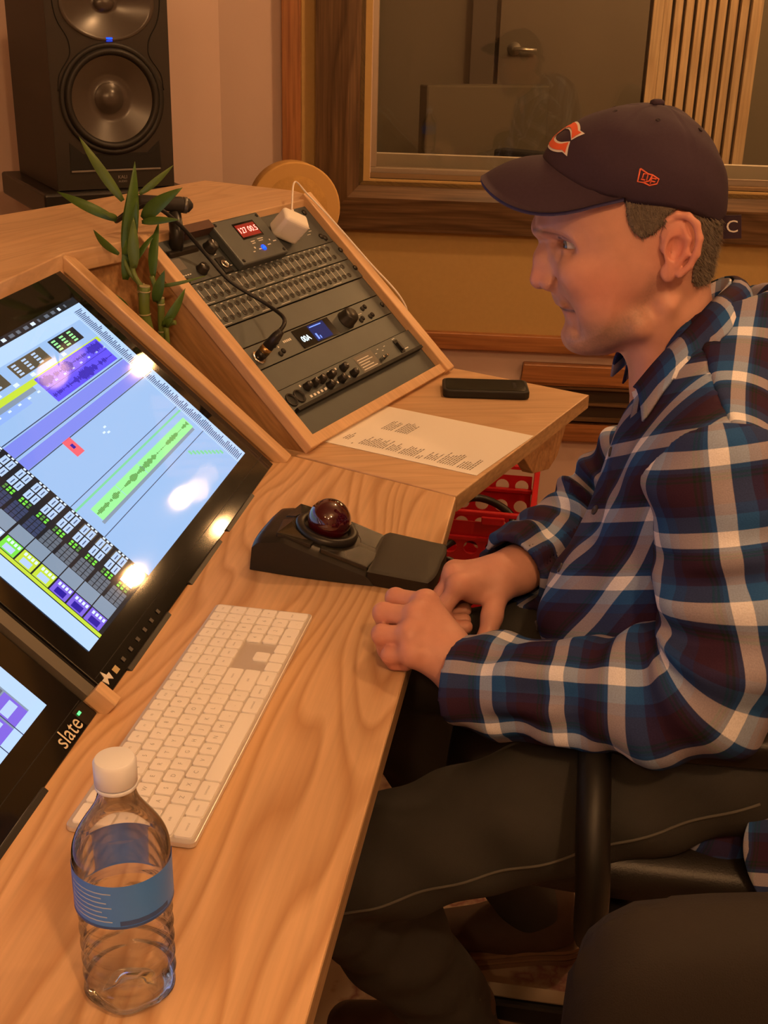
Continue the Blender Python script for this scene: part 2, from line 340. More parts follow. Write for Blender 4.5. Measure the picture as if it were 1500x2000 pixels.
# slatted diffuser
sl = thing('slatted_panel', 'tall pale wood slatted acoustic panel standing behind the window glass', 'acoustic panel', (0.45, 4.30, -0.3))
SP = Frame((0.32, 4.30, -0.3), (math.cos(.06), math.sin(.06), 0), (0, 0, 1))
M_slat = wood('pale_slat', (0.66, 0.52, 0.34), (0.55, 0.40, 0.24), (0, 0, 1), ring=20, wob=1.5, rough=.5, across=(1, 0.1, 0))
for k in range(10):
    w_ = 0.024 if k not in (0, 9) else 0.034
    MB().box(SP, k * 0.0345, k * 0.0345 + w_, 0, 2.3, 0, 0.03).build('slat', M_slat, sl, bevel=.001)
MB().box(SP, 0.0, 0.34, 0, 2.3, -0.09, -0.075).build('back_board', mat('slat_back', (0.05, .038, .025), .9), sl)
for z_ in (0.1, 1.1, 2.1): MB().box(SP, 0.0, 0.34, z_, z_ + .05, -0.075, 0.0).build('crosspiece', M_slat, sl)
# plain panels added behind the glass to imitate shapes reflected in the window
M_dk = mat('live_dark_cloth', (0.035, 0.032, 0.03), .9)
M_lp = mat('live_panel_cloth', (0.12, 0.105, 0.075), .9)
for k, (x, y, ang) in enumerate(((-0.35, 6.1, 0.5), (0.05, 5.6, -0.4))):
    PF = Frame((x, y, -0.3), (math.cos(ang), math.sin(ang), 0), (0, 0, 1))
    t = thing('gobo_panel', ['brown cloth gobo at the far left of the live room', 'dark cloth gobo nearer the glass left of the door'][k], 'acoustic panel', (x, y, -0.3))
    MB().box(PF, -0.32, 0.32, 0.08, 1.35 - .25 * k, -.05, .05).build('cloth_panel', [M_lp, M_dk][k], t, bevel=.01)
    for f0 in (-.3, .24): MB().box(PF, f0, f0 + .06, 0, 0.08, -.2, .2).build('foot', M_black, t)

# ------------------------------------------------------------------ lamps
M_cord = mat('lamp_cord', (0.02, 0.02, 0.02), .6); M_brass = mat('lamp_brass', (0.45, 0.3, 0.12), .3, metal=1)
def bulb_mat(wt, r):
    k = 'bulb_%g_%g' % (wt, r)
    if k in MATS: return MATS[k]
    return mat(k, (0.8, 0.8, 0.8), .4, emit=WARM, es=wt / (math.pi * 4 * math.pi * r * r))
def pendant(x, y, z, wt, r, top, label, group):
    t = thing('pendant_lamp', label, 'lamp', (x, y, z), group)
    F_ = Frame((x, y, z), (1, 0, 0), (0, 1, 0))
    MB().tube([F_(0, 0, r + .06), F_(0, 0, top - z)], .004, n=6).build('cord', M_cord, t)
    MB().lathe(F_, [(0.018, r - .004), (0.024, r + .02), (0.02, r + .06), (0, r + .062)], n=14).build('lamp_holder', M_brass, t)
    MB().ball((x, y, z), r, n=12, k=7).build('bulb', bulb_mat(wt, r), t)
for (x, y, wt) in ROOM_LAMPS: pendant(x, y, 2.35, wt, .06, 2.7, 'warm glass globe pendant hanging from the control room ceiling', 'control room pendants')
for (x, y, z, wt) in LIVE_LAMPS: pendant(x, y, z, wt, .04, 2.9, 'warm glass globe pendant hanging in the live room', 'live room pendants')

# ------------------------------------------------------------------ the console desk
desk = thing('studio_desk', 'pale pine studio desk with slanted screen bay, rack turret and worktop', 'desk', (-0.35, 1.4, 0))
T = zz(0)
seam0, seam1 = (-0.264, 1.714), (0.0, 1.602)
MB().prism(WORLD, [(-0.90, 0.15), (0.0, 0.15), seam1, (-0.264, 1.712), (-0.90, 1.712)], T - 0.026, T).build('worktop', [M_top], desk, bevel=0.0015)
MB().box(WORLD, -0.0005, 0.0006, 0.15, 1.60, T - .0255, T - .001).build('worktop_edge', M_edge, desk)
A_ = V(-0.247, 1.73, T); rd = nrm(V(0.313, 0.95, 0)); rh = V(-rd[1], rd[0], 0)
side_poly = [(seam0[0] + .001, seam0[1] + .004), (seam1[0], seam1[1] + .003), (0.187, 2.148), (-0.075, 2.262), tuple((A_ + rd * .54)[:2]), tuple((A_ + rd * .54 + rh * .3)[:2]), tuple((A_ + rh * .3)[:2]), tuple(A_[:2] + rh[:2] * 0.01)]
MB().prism(WORLD, side_poly, T - 0.026, T).build('side_worktop', M_side, desk, bevel=0.0015)
SE = Frame((seam1[0] + .0004, seam1[1] + .003, T), nrm(V(0.187, 0.546, 0)), (0, 0, 1))
MB().box(SE, 0.002, 0.576, -.0255, -.001, 0, .0006).build('side_worktop_edge', M_edge, desk)
# bracket under the side worktop
BR = Frame(SE(0.30, -.0262, -0.035), SE.x, (0, 0, 1))
MB().prism(BR, [(0, 0), (0.235, 0), (0.232, -0.03), (0.20, -0.075), (0.16, -0.088), (0.08, -0.070)], -0.011, 0.011).build('bracket', M_board, desk, bevel=.002)
# plinth and legs (under the top, mostly out of sight)
MB().box(WORLD, -0.88, -0.84, 0.2, 2.3, 0, T - .026).box(WORLD, -0.88, -0.30, 0.2, .23, 0, T - .026).box(WORLD, -0.88, -0.42, 1.68, 1.71, 0, T - .026).build('support_panel', M_board, desk)
# screen bay
a41 = math.radians(41)
MF = Frame((-0.285, 1.675, T), (0, 1, 0), (-math.cos(a41), 0, math.sin(a41)))          # along desk, up the slope, out
a43 = math.radians(43)
RU = math.cos(a43) * rh + math.sin(a43) * V(0, 0, 1)
RF = Frame(A_, rd, RU)
def slant_board(F, d0, d1, slope, top_u, back):
    """upright side board with a slanted front edge; vertical faces, drawn in the plane of slope and plumb"""
    m = MB(); hx = V(F.y[0], F.y[1], 0); L_ = np.linalg.norm(hx); hx = hx / L_
    pf = [(0, 0), (top_u * L_, top_u * F.y[2]), (back, top_u * F.y[2]), (back, 0)]
    vs = [F.o + F.x * d + hx * p[0] + V(0, 0, p[1]) for d in (d0, d1) for p in pf]
    return m.add(vs, [(3, 2, 1, 0), (4, 5, 6, 7), (0, 1, 5, 4), (1, 2, 6, 5), (2, 3, 7, 6), (3, 0, 4, 7)])
slant_board(MF, 0.010, 0.034, a41, 0.435, 0.40).build('side_board', M_board, desk)
MB().box(MF, 0.006, 0.034, -0.012, 0.436, -0.004, 0.014).build('rail', M_rail, desk, bevel=.002)
slant_board(RF, 0.000, 0.022, a43, 0.425, 0.36).build('side_board', M_board, desk)
MB().box(RF, -0.004, 0.022, 0.0, 0.432, -0.002, 0.016).build('rail', M_rail, desk, bevel=.002)
slant_board(RF, 0.506, 0.528, a43, 0.425, 0.36).build('side_board', M_board, desk)
MB().box(RF, 0.505, 0.533, 0.0, 0.440, -0.002, 0.016).build('rail', M_rail, desk, bevel=.002)
MB().box(RF, 0.022, 0.505, 0.002, 0.0205, -0.004, 0.010).build('rail', M_rail, desk, bevel=.001)
# wooden stub between the screens, plinth strip
MB().box(MF, -0.716, -0.700, -0.006, 0.02, 0.0, 0.02).build('spacer_block', M_rail, desk, bevel=.001)
MB().box(MF, -0.712, -0.695, 0.02, 0.44, -0.03, 0.004).build('divider_bar', mat('divider_grey', (0.10, 0.09, 0.075), .4), desk)
MB().prism(WORLD, [(-0.60, 1.705), (-0.60, 1.725), (-0.545, 1.845), (-0.56, 1.85), (-0.63, 1.72)], T, zz(0.278)).build('back_board', M_board, desk)
shelf = [(-1.10, 0.2), (-0.612, 0.2), (-0.605, 1.69), (-0.556, 1.80), (-0.538, 1.835), (-0.370, 2.345), (-0.427, 2.416), (-0.638, 2.497), (-0.84, 1.968), (-1.06, 1.40)]
MB().prism(WORLD, shelf, zz(0.268), zz(0.300)).build('top_shelf', M_shelf, desk, bevel=.002)
MB().prism(WORLD, [(-1.02, 0.3), (-1.0, 0.3), (-1.0, 1.40), (-0.80, 1.95), (-0.62, 2.46), (-0.43, 2.38), (-0.43, 2.40), (-0.635, 2.48), (-0.82, 1.955), (-1.02, 1.40)], T - .7, zz(0.279)).build('rear_panel', M_board, desk)
MB().box(WORLD, -0.60, -0.30, 1.70, 1.735, T - .01, T + .002).build('bay_floor', mat('bay_floor_grey', (.12, .11, .09), .4), desk)
# ------------------------------------------------------------------ touchscreen monitors
def scr(name, c, es=1.0):
    """a lit screen pixel colour (sRGB 0-255) behind gloss glass"""
    def l(v): v /= 255; return v / 12.92 if v <= .04045 else ((v + .055) / 1.055) ** 2.4
    return mat(name, (0.004, 0.004, 0.004), 0.04, emit=tuple(l(v) for v in c), es=es, spec=0.5)
SCRCOL = dict(bg=(150, 183, 226), panel=(176, 205, 246), pale=(140, 172, 238), dark=(34, 34, 38), mid=(96, 104, 116), line=(58, 66, 96), purple=(92, 78, 238), ink=(44, 30, 150), lav=(122, 132, 226),
              green=(150, 236, 150), gline=(120, 205, 150), gink=(88, 140, 66), red=(238, 96, 108), yel=(190, 214, 60), lime=(120, 220, 70), btn=(176, 200, 236), grey=(128, 144, 164), olive=(70, 66, 36),
              white=(214, 230, 255), brown=(86, 76, 60), text=(70, 84, 120), vio=(120, 96, 214))
SK = list(SCRCOL); SM = [scr('screen_' + k, SCRCOL[k], 1.12) for k in SK]
class UI:
    """draws a flat interface in screen units 0..1 on the glass"""
    def __init__(s, F, d0, d1, u0, u1): s.F = F; s.d0, s.d1, s.u0, s.u1 = d0, d1, u0, u1; s.mb = MB(); s.k = 0
    def pt(s, x, y, h): return s.F(s.d0 + (s.d1 - s.d0) * x, s.u0 + (s.u1 - s.u0) * y, h)
    def r(s, x0, x1, y0, y1, c, lay=1):
        h = 0.00012 * lay
        s.mb.face([s.pt(x0, y0, h), s.pt(x1, y0, h), s.pt(x1, y1, h), s.pt(x0, y1, h)], SK.index(c))
    def wave(s, x0, x1, yc, amp, c, n, lay, seed):
        q = random.Random(seed); a = 0.3
        for i in range(n):
            a = min(1, max(.06, a + q.uniform(-.35, .35))); x = x0 + (x1 - x0) * i / n
            s.r(x, x + (x1 - x0) / n * .8, yc - amp * a, yc + amp * a, c, lay)
def draw_session(ui):
    q = random.Random(3)
    ui.r(0, 1, 0, 1, 'bg', 0)
    ui.r(0, 1, .965, 1, 'dark', 1)                                     # menu bar
    for i in range(26): ui.r(.03 + i * .036, .03 + i * .036 + q.uniform(.008, .024), .975, .99, 'white' if i % 4 == 0 else 'mid', 2)
    ui.r(0, 1, .90, .965, 'panel', 1)
    ui.r(0, .93, .80, .90, 'bg', 1)
    for x0, x1, c in ((.08, .30, 'dark'), (.34, .50, 'brown'), (.54, .70, 'brown'), (.74, .88, 'dark')):
        ui.r(x0, x1, .825, .89, c, 2)
        for j in range(4):
            for i in range(3): ui.r(x0 + .01 + i * (x1 - x0) * .3, x0 + .01 + i * (x1 - x0) * .3 + .02, .832 + j * .014, .84 + j * .014, 'green' if c == 'dark' else 'btn', 3)
    for i in range(9): ui.r(.10 + i * .08, .12 + i * .08, .805, .82, 'white', 2)
    ui.r(0, .93, .775, .80, 'yel', 1); ui.r(0, .55, .755, .775, 'grey', 1); ui.r(0, .50, .725, .755, 'pale', 1)
    for i in range(20): ui.r(.05 + i * .045, .062 + i * .045, .742, .75, 'white', 2)
    # stereo clip
    ui.r(.575, .915, .672, .795, 'purple', 2)
    ui.wave(.58, .91, .765, .022, 'ink', 90, 3, 5); ui.wave(.58, .91, .70, .024, 'ink', 90, 3, 8); ui.r(.575, .915, .7325, .7345, 'ink', 3)
    for k, y in enumerate((.66, .60, .54)): ui.r(.30, .935, y, y + .004, 'line', 2)
    ui.r(.30, .935, .605, .655, 'lav', 1); ui.r(.30, .935, .545, .59, 'lav', 1)
    ui.r(.458, .495, .470, .545, 'red', 2); ui.r(.471, .483, .50, .52, 'ink', 3)
    for x, y in ((.60, .47), (.62, .485), (.615, .46)): ui.r(x, x + .012, y, y + .008, 'white', 2)
    # lower tracks
    ui.r(.30, .935, .355, .358, 'line', 2); ui.r(.30, .935, .330, .338, 'gline', 2); ui.r(.30, .935, .20, .203, 'line', 2)
    for x0, x1 in ((.34, .47), (.47, .60), (.60, .915)):
        ui.r(x0 + .002, x1, .245, .303, 'green', 2)
    ui.r(.335, .91, .232, .245, 'grey', 2)
    ui.wave(.345, .91, .274, .013, 'gink', 110, 3, 11)
    for i in range(9): ui.r(.80 + i * .014, .81 + i * .014, .17 - i * .012, .19 - i * .012, 'gline', 2)
    # clip list at the right
    ui.r(.935, 1.0, .0, .965, 'panel', 2)
    for i in range(118):
        y = .01 + i * .0079; ui.r(.945, .945 + q.uniform(.022, .045), y, y + .0042, 'text', 3); ui.r(.94, .943, y, y + .003, 'line', 3)
    # edit columns at the left
    ui.r(.0, .30, 0, .72, 'dark', 1)
    ui.r(.0, .045, 0, .86, 'panel', 2)
    ui.r(.048, .058, 0, .50, 'yel', 2)
    rows = [0.015, 0.085, .155, .225, .295, .365, .44, .51, .58, .65]
    for i, y in enumerate(rows):
        hh = .058
        ui.r(.26, .292, y, y + hh, 'brown' if i < 4 else 'dark', 2)
        for j in range(2):
            ui.r(.225 + j * .034, .255 + j * .034, y + .004, y + .026, 'btn', 3); ui.r(.225 + j * .034, .255 + j * .034, y + .031, y + .054, 'btn', 3)
            for b_ in range(2): ui.r(.230 + j * .034, .248 + j * .034, y + .012 + b_ * .027, y + .016 + b_ * .027, 'text', 4)
        for j in range(3): ui.r(.292, .298, y + .006 + j * .017, y + .016 + j * .017, 'white', 3)
        for j in range(2):
            for b_ in range(3): ui.r(.203 + j * .010, .210 + j * .010, y + .008 + b_ * .016, y + .018 + b_ * .016, 'lime' if (i + b_) % 3 else 'gink', 3)
        for a in range(4):
            for b_ in range(3): ui.r(.150 + a * .0125, .161 + a * .0125, y + b_ * .02, y + .017 + b_ * .02, 'mid' if i < 5 else 'line', 3)
        ui.r(.105, .148, y, y + hh + .008, 'grey', 3)
        nm = ['vio', 'vio', 'vio', 'yel', 'yel', 'lime', 'btn', 'btn', 'vio', 'vio'][i]
        ui.r(.06, .102, y, y + hh + .006, nm, 3)
        for b_ in range(4): ui.r(.088, .098, y + .004 + b_ * .014, y + .013 + b_ * .014, 'white', 4)
        ui.r(.064, .082, y + .012, y + .05, 'btn' if nm != 'vio' else 'ink', 4)
def draw_mixer(ui):
    q = random.Random(9)
    ui.r(0, 1, 0, 1, 'grey', 0)
    ui.r(0, 1, .0, .03, 'panel', 1); ui.r(0, 1, .97, 1, 'panel', 1); ui.r(.965, 1, .0, 1, 'panel', 1)
    n = 18
    for i in range(n):
        x = .965 - (i + 1) * .05; w_ = .046
        ui.r(x, x + w_, .03, .115, 'vio', 1); ui.r(x + .005, x + w_ - .006, .06, .09, 'btn', 2)
        ui.r(x, x + w_, .12, .19, 'mid', 1); ui.r(x + .008, x + .034, .13, .18, 'btn', 2)
        ui.r(x, x + w_, .20, .40, 'grey', 1); ui.r(x + .006, x + .016, .20, .40, 'dark', 2); ui.r(x + .008, x + .014, .20, .20 + q.uniform(.05, .17), 'lime' if i % 3 else 'red', 3)
        ui.r(x + .024, x + .027, .21, .39, 'line', 2); yy = q.uniform(.25, .34); ui.r(x + .019, x + .032, yy, yy + .03, 'white', 3)
        ui.r(x, x + w_, .42, .60, 'dark', 1)
        for b_ in range(5): ui.r(x + .004, x + w_ - .008, .43 + b_ * .034, .452 + b_ * .034, 'btn' if b_ % 2 else 'mid', 2)
        ui.r(x, x + w_, .62, .95, 'grey', 1)
        for b_ in range(8): ui.r(x + .004, x + w_ - .008, .63 + b_ * .038, .655 + b_ * .038, 'white' if q.random() < .3 else 'mid', 2)
        ui.r(x - .001, x + .0012, .0, .97, 'line', 3)
def monitor(d_right, label, drawer, slot, body_l=.676):
    o = MF(d_right - body_l / 2, .0, .0); t = thing('touchscreen_monitor', label, 'monitor', tuple(o))
    dl = d_right - body_l
    MB().box(MF, dl, d_right, 0.004, 0.432, -0.045, -0.0035).build('housing', M_blackmat, t, bevel=.004)
    MB().box(MF, dl, d_right, 0.002, 0.434, -0.0035, -0.0006).build('glass', M_gloss, t, bevel=.0012)
    MB().box(MF, dl + .004, d_right - .004, 0.0235, 0.0242, -0.0006, -0.0003).build('bezel_seam', M_hole, t)
    c = (d_right - .004 - .036, d_right - .004 - .036 - .605)
    ui = UI(MF, c[1], c[0], .046, .380); drawer(ui); ui.mb.build('screen', SM, t)
    # feet pads along the lower edge
    for k in (0.05, body_l * .38, body_l * .62): MB().box(MF, dl + k, dl + k + .13, -0.004, 0.004, -0.02, 0.002).build('foot_strip', M_black, t, bevel=.001)
    if slot == 'mid':
        b = MB(); b.prism(Frame(MF(-.665, .013, 0), MF.x, MF.y), [(-.006, -.004), (0, 0.001), (.006, -.004), (.009, .004), (.003, .004), (0, .011), (-.003, .004), (-.009, .004)], -.0004, .0003); b.build('badge', M_ink, t)
        b = MB()
        for k in range(6): b.rect(MF, -.626 + k * .022, -.620 + k * .022, .010, .015, .0002)
        b.build('button_icons', mat('icon_grey', (.07, .065, .06), .5), t)
        b = MB(); b.rect(MF, -.650, -.640, .009, .016, .0002); b.build('badge', mat('badge_gold', (.5, .4, .2), .4), t)
    else:
        MB().text('slate', Frame(MF(-.765, .0135, 0), MF.x, MF.y), .024, c=.0003).build('badge', mat('logo_cream', (.72, .66, .52), .5), t)
        MB().rect(MF, -.738, -.732, .015, .018, .0003).build('power_light', M_led_g, t)
    return t
monitor(-0.006, 'slanted black touchscreen showing audio tracks, right-hand one beside the rack turret', draw_session, 'mid')
monitor(-0.716, 'slanted black touchscreen showing a mixer page, cut off at the left of the photo', draw_mixer, 'left')

# ------------------------------------------------------------------ rack units
U = 0.04445; UB = 0.0215
def ru(k): return UB + U * k
R0, R1 = 0.0225, 0.5045
def unit(name, k, n, label, cat, h=0.0, m=None, depth=.10, inset=0.0):
    t = thing(name, label, cat, tuple(RF((R0 + R1) / 2, ru(k), 0)))
    MB().box(RF, R0 + inset, R1 - inset, ru(k) + .0008, ru(k + n) - .0008, h - .003, h).build('face_plate', m or M_rack, t, bevel=.0006)
    if depth: MB().box(RF, R0 + .02, R1 - .02, ru(k) + .003, ru(k + n) - .003, h - depth, h - .003).build('chassis', M_rack2, t)
    return t
def screws(t, k, n=1, h=0.0, cols=(.010, .472)):
    for c in cols:
        for q in ((.5,) if n == 1 else (.3, 1.7)):
            MB().lathe(Frame(RF(R0 + c, ru(k) + U * q, h), RF.x, RF.y), [(.0055, 0), (.0055, .002), (.003, .0035), (0, .0035)], n=10).build('rack_screw', M_black, t)
def dashes(t, rows, name='printed_marks', m=None):
    b = MB()
    for d, u, w_, h_, z in rows: b.rect(RF, d, d + w_, u, u + h_, z)
    return b.build(name, m or M_ink, t)
def knob(t, d, u, r, hgt, h=0.0, ptr=True, name='knob', m=None, ang=0.6):
    F_ = Frame(RF(d, u, h), RF.x, RF.y)
    o = MB().lathe(F_, [(r * 1.1, 0), (r * 1.08, .0015), (r, .003), (r * .9, hgt * .9), (r * .8, hgt), (0, hgt)], n=18).build(name, m or M_black, t)
    if ptr:
        G = Frame(F_(0, 0, hgt + .0002), RF.x * math.cos(ang) + RF.y * math.sin(ang), -RF.x * math.sin(ang) + RF.y * math.cos(ang))
        MB().rect(G, r * .2, r * .75, -r * .08, r * .08, 0).build('pointer', M_ink, o)
    return o
for k, lb in ((0, 'plain grey blank plate at the foot of the rack, below the preamp'), (2, 'plain grey blank plate between the preamp and the audio interface'), (4, 'plain grey blank plate between the audio interface and the patch bays')):
    unit('blank_panel', k, 1, lb, 'rack panel', depth=0)
# preamp
t = unit('microphone_preamp', 1, 1, 'rack preamp with two combo sockets and rows of black knobs', 'preamp', h=.004)
MB().box(RF, R0 + .018, R1 - .012, ru(1) - .002, ru(1) + .004, .000, .012).build('lower_lip', M_hole, t)
for d in (.052, .076):
    F_ = Frame(RF(d, ru(1) + .021, .004), RF.x, RF.y)
    o = MB().lathe(F_, [(.0125, 0), (.0125, .002), (.0105, .0026), (.0100, -.003), (0, -.003)], n=22).build('combo_socket', M_black, t)
    mbb = MB()
    for a in (0.5, 2.6, 4.71): mbb.disc(F_, .006 * math.cos(a), .006 * math.sin(a), .0016, -.0028, n=8)
    mbb.disc(F_, 0, 0, .003, -.0027, n=10); mbb.build('contact', M_ink, o)
for i in range(4): knob(t, .108 + i * .0235 + (i > 2) * .008, ru(1) + .029, .0072, .012, .004, ang=.6 + i * .8)
for i, d in enumerate((.165, .205, .247, .232)): knob(t, d, ru(1) + (.014 if i < 3 else .031), .0072, .012, .004, ang=2 - i * .7)
dashes(t, [(.094 + i * .0235, ru(1) + .034, .004, .004, .0044) for i in range(7)] + [(.10 + i * .0115, ru(1) + .010, .006, .0045, .0046) for i in range(5)] + [(.15 + i * .04, ru(1) + .011, .004, .004, .0046) for i in range(3)], 'indicator_button', M_white)
dashes(t, [(.10 + i * .012, ru(1) + .004, .007, .001, .0044) for i in range(6)] + [(.285, ru(1) + .010 + i * .0052, .05 - (i % 3) * .008, .0018, .0046) for i in range(5)])
MB().rect(RF, .280, .345, ru(1) + .004, ru(1) + .040, .0043).build('legend_plate', mat('legend_grey', (.16, .155, .14), .5), t)
dashes(t, [(.35 + i * .013, ru(1) + .028 + (i % 2) * .006, .006, .0015, .0044) for i in range(4)])
for i in range(2): MB().lathe(Frame(RF(.352 + i * .014, ru(1) + .015, .004), RF.x, RF.y), [(.003, 0), (.0025, .010), (.003, .011), (0, .011)], n=8).build('toggle', M_chrome, t)
o = MB().box(RF, .428, .442, ru(1) + .008, ru(1) + .036, .004, .0055).build('switch_plate', M_hole, t)
MB().box(RF, .431, .439, ru(1) + .013, ru(1) + .030, .0055, .010).build('rocker', M_black, o, bevel=.001)
dashes(t, [(.447, ru(1) + .012, .014, .0018, .0044), (.43, ru(1) + .039, .01, .0015, .0044)])
# audio interface
t = unit('audio_interface', 3, 1, 'rack audio interface with a small lit display and a plugged microphone lead', 'audio interface')
screws(t, 3)
MB().box(RF, .185, .305, ru(3) + .004, ru(3) + .041, 0, .0012).build('display', M_gloss, t)
b = MB(); b.rect(RF, .232, .285, ru(3) + .006, ru(3) + .039, .0014, 0); b.build('lit_panel', scr('display_blue', (26, 38, 88)), t)
b = MB(); b.rect(RF, .236, .275, ru(3) + .034, ru(3) + .036, .0017); b.rect(RF, .238, .243, ru(3) + .009, ru(3) + .021, .0017); b.rect(RF, .247, .250, ru(3) + .009, ru(3) + .015, .0017); b.build('bar_graph', scr('display_line', (120, 150, 255), 1.3), t)
MB().text('00A', Frame(RF(.207, ru(3) + .019, .0015), RF.x, RF.y), .016, c=.0002).build('level_digits', scr('display_digits', (225, 250, 255), 2.5), t)
knob(t, .352, ru(3) + .022, .0170, .020, 0, ptr=False, name='volume_dial')
dashes(t, [(.374 + (i % 2) * .010, ru(3) + .030 - i * .006, .005, .004, .001) for i in range(3)], 'button_light', M_led_w)
b = None
for i, (d, u) in enumerate(((.118, .030), (.130, .034), (.118, .012), (.130, .015), (.394, .032), (.394, .010), (.404, .013), (.425, .030), (.437, .032), (.430, .010), (.441, .012))):
    MB().lathe(Frame(RF(d, ru(3) + u, 0), RF.x, RF.y), [(.0050, 0), (.0048, .0015), (0, .0018)], n=12).build('push_button', M_hole, t)
dashes(t, [(.146 + i * .0052, ru(3) + .027, .0038, .0045, .0003) for i in range(5)] + [(.40, ru(3) + .022, .012, .001, .0003), (.124, ru(3) + .023, .003, .003, .0003)])
F_ = Frame(RF(.062, ru(3) + .021, 0), RF.x, RF.y)
MB().lathe(F_, [(.013, 0), (.013, .002), (.011, .0028), (0, .0028)], n=20).build('input_socket', M_chrome, t)
# patch bays
M_jack = mat('jack_ring', (0.16, 0.16, 0.15), .35, metal=.6)
jmesh = None
for k, lb in ((5, 'patch bay with two rows of sockets, lower of the pair, above a blank plate'), (6, 'patch bay with two rows of sockets, upper of the pair, below the power unit')):
    t = unit('patch_bay', k, 1, lb, 'patch bay', h=.002)
    screws(t, k, 1, .002, (.478,))
    for r_ in range(2):
        for i in range(24):
            p = RF(.0365 + i * .01855 + (i // 8) * .0012, ru(k) + (.0335 if r_ == 0 else .0125), .002)
            if jmesh is None:
                Z_ = Frame((0, 0, 0), RF.x, RF.y)
                o = MB().lathe(Z_, [(.0052, .0), (.0050, .0011), (.0042, .0013)], n=12).disc(Z_, 0, 0, .0043, .0014, 1, 12).build('socket', [M_jack, M_hole]); jmesh = o.data; o.parent = t
            else:
                o = bpy.data.objects.new('socket', jmesh); COL.objects.link(o); o.parent = t
            o.location = tuple(p - wloc(t))
    dashes(t, [(.0448 + i * .01855 + (i // 8) * .0012, ru(k) + .015, .0015, .016, .0023) for i in range(23)] + [(.034 + i * .01855, ru(k) + .0405, .006, .0012, .0023) for i in range(24)] + [(.034 + i * .06, ru(k) + .0035, .03, .0008, .0023) for i in range(7)])
# power / monitor unit with raised display box
t = unit('power_unit', 7, 2, 'two-space black power unit with red digit readout and a white charger plugged in', 'power unit', h=.001, m=M_rack2)
MB().box(RF, .176, .320, .330, .424, .001, .018).build('display_box', M_rack, t, bevel=.003)
o = MB().box(RF, .226, .290, .376, .410, .018, .0186).build('readout_window', M_gloss, t)
MB().text('127 00.5', Frame(RF(.258, .393, .0187), RF.x, RF.y), .0165, c=.0002).build('readout_digits', M_led_r, o)
b = MB(); b.rect(RF, .229, .287, .380, .406, .01865); b.build('readout_glow', mat('readout_red', (.05, 0, 0), .3, emit=(.55, .015, .01), es=.45), o)
MB().lathe(Frame(RF(.262, .352, .018), RF.x, RF.y), [(.0055, 0), (.0055, .001), (0, .0022)], n=12).build('status_light', M_led_b, t)
dashes(t, [(.24, .368, .012, .0018, .0184), (.262, .370, .018, .0018, .0184), (.24, .364, .010, .0015, .0184), (.262, .366, .014, .0015, .0184), (.226, .348, .006, .002, .0184), (.30, .358, .010, .002, .0184), (.246, .350, .008, .002, .0184), (.278, .354, .01, .002, .0184), (.236, .354, .004, .004, .0184), (.292, .362, .003, .003, .0184)])
for d, u in ((.184, .338), (.312, .338), (.184, .416), (.312, .416)): MB().lathe(Frame(RF(d, u, .018), RF.x, RF.y), [(.0035, 0), (.003, .001), (0, .001)], n=10).build('box_screw', M_hole, t)
knob(t, .150, .386, .012, .014, .001, ang=1.0)
knob(t, .092, .352, .010, .012, .001, ang=2.4)
o = MB().box(RF, .142, .166, .334, .366, .001, .003).build('socket_plate', M_hole, t, bevel=.001)
MB().lathe(Frame(RF(.154, .350, .003), RF.x, RF.y), [(.0085, 0), (.0085, .0025), (.0055, .003), (.005, .0)], n=18).build('jack_ring', M_chrome, o)
MB().rect(RF, .150, .158, .346, .354, .0034).build('jack_hole', M_hole, o)
MB().rect(RF, .040, .064, .362, .384, .0013).build('maker_mark', mat('mark_grey', (.14, .13, .12), .5), t)
dashes(t, [(.04 + i * .006, .35, .004, .002, .0013) for i in range(4)] + [(.168, .345, .006, .0015, .0013), (.15, .372, .006, .004, .0013), (.44, .36, .012, .001, .0013)])
MB().box(RF, .452, .463, .372, .379, .001, .0015).build('usb_port', M_white, t)
dashes(t, [(.452, .366, .010, .0012, .0014), (.445, .392, .008, .004, .0014), (.46, .394, .012, .006, .0014), (.43, .388, .006, .003, .0014)], 'printed_marks')
for d, u in ((.040, .340), (.486, .344), (.486, .408), (.478, .350)): MB().lathe(Frame(RF(d, u, .001), RF.x, RF.y), [(.006, 0), (.0055, .002), (0, .0025)], n=12).build('rack_screw', M_black, t)
MB().box(RF, R0, R1, .4235, .44, -.05, -.03).build('dark_gap', M_hole, t)  # black strip standing in for the shade under the shelf
# the plug-in charger and lead
CF = Frame(RF(.364, .374, .002), RF.x * .80 - RF.y * .60, RF.x * .60 + RF.y * .80)
t = thing('wall_charger', 'white block charger plugged into the top of the rack', 'charger', tuple(CF(0, 0, 0)))
MB().box(CF, -.027, .027, -.017, .017, 0, .050).build('body', M_white, t, bevel=.007, seg=4)
pe = CF(.004, .015, .030)
lead = smooth_path([CF(0, .012, .036), CF(.003, .040, .042), RF(.47, .455, .036), RF(.505, .43, .022), RF(.520, .36, .020), RF(.527, .26, .020), RF(.538, .17, .018), RF(.548, .13, -.01), RF(.55, .10, -.09)], 8)
o = tag(MB().tube(lead, .0017, n=8).tube([CF(0, .013, .036), CF(0.002, .028, .040)], .0033, n=10).build('charger_lead', mat('lead_white', (.82, .78, .76), .45)), 'thin white lead from the charger along the right rack rail', 'cable')
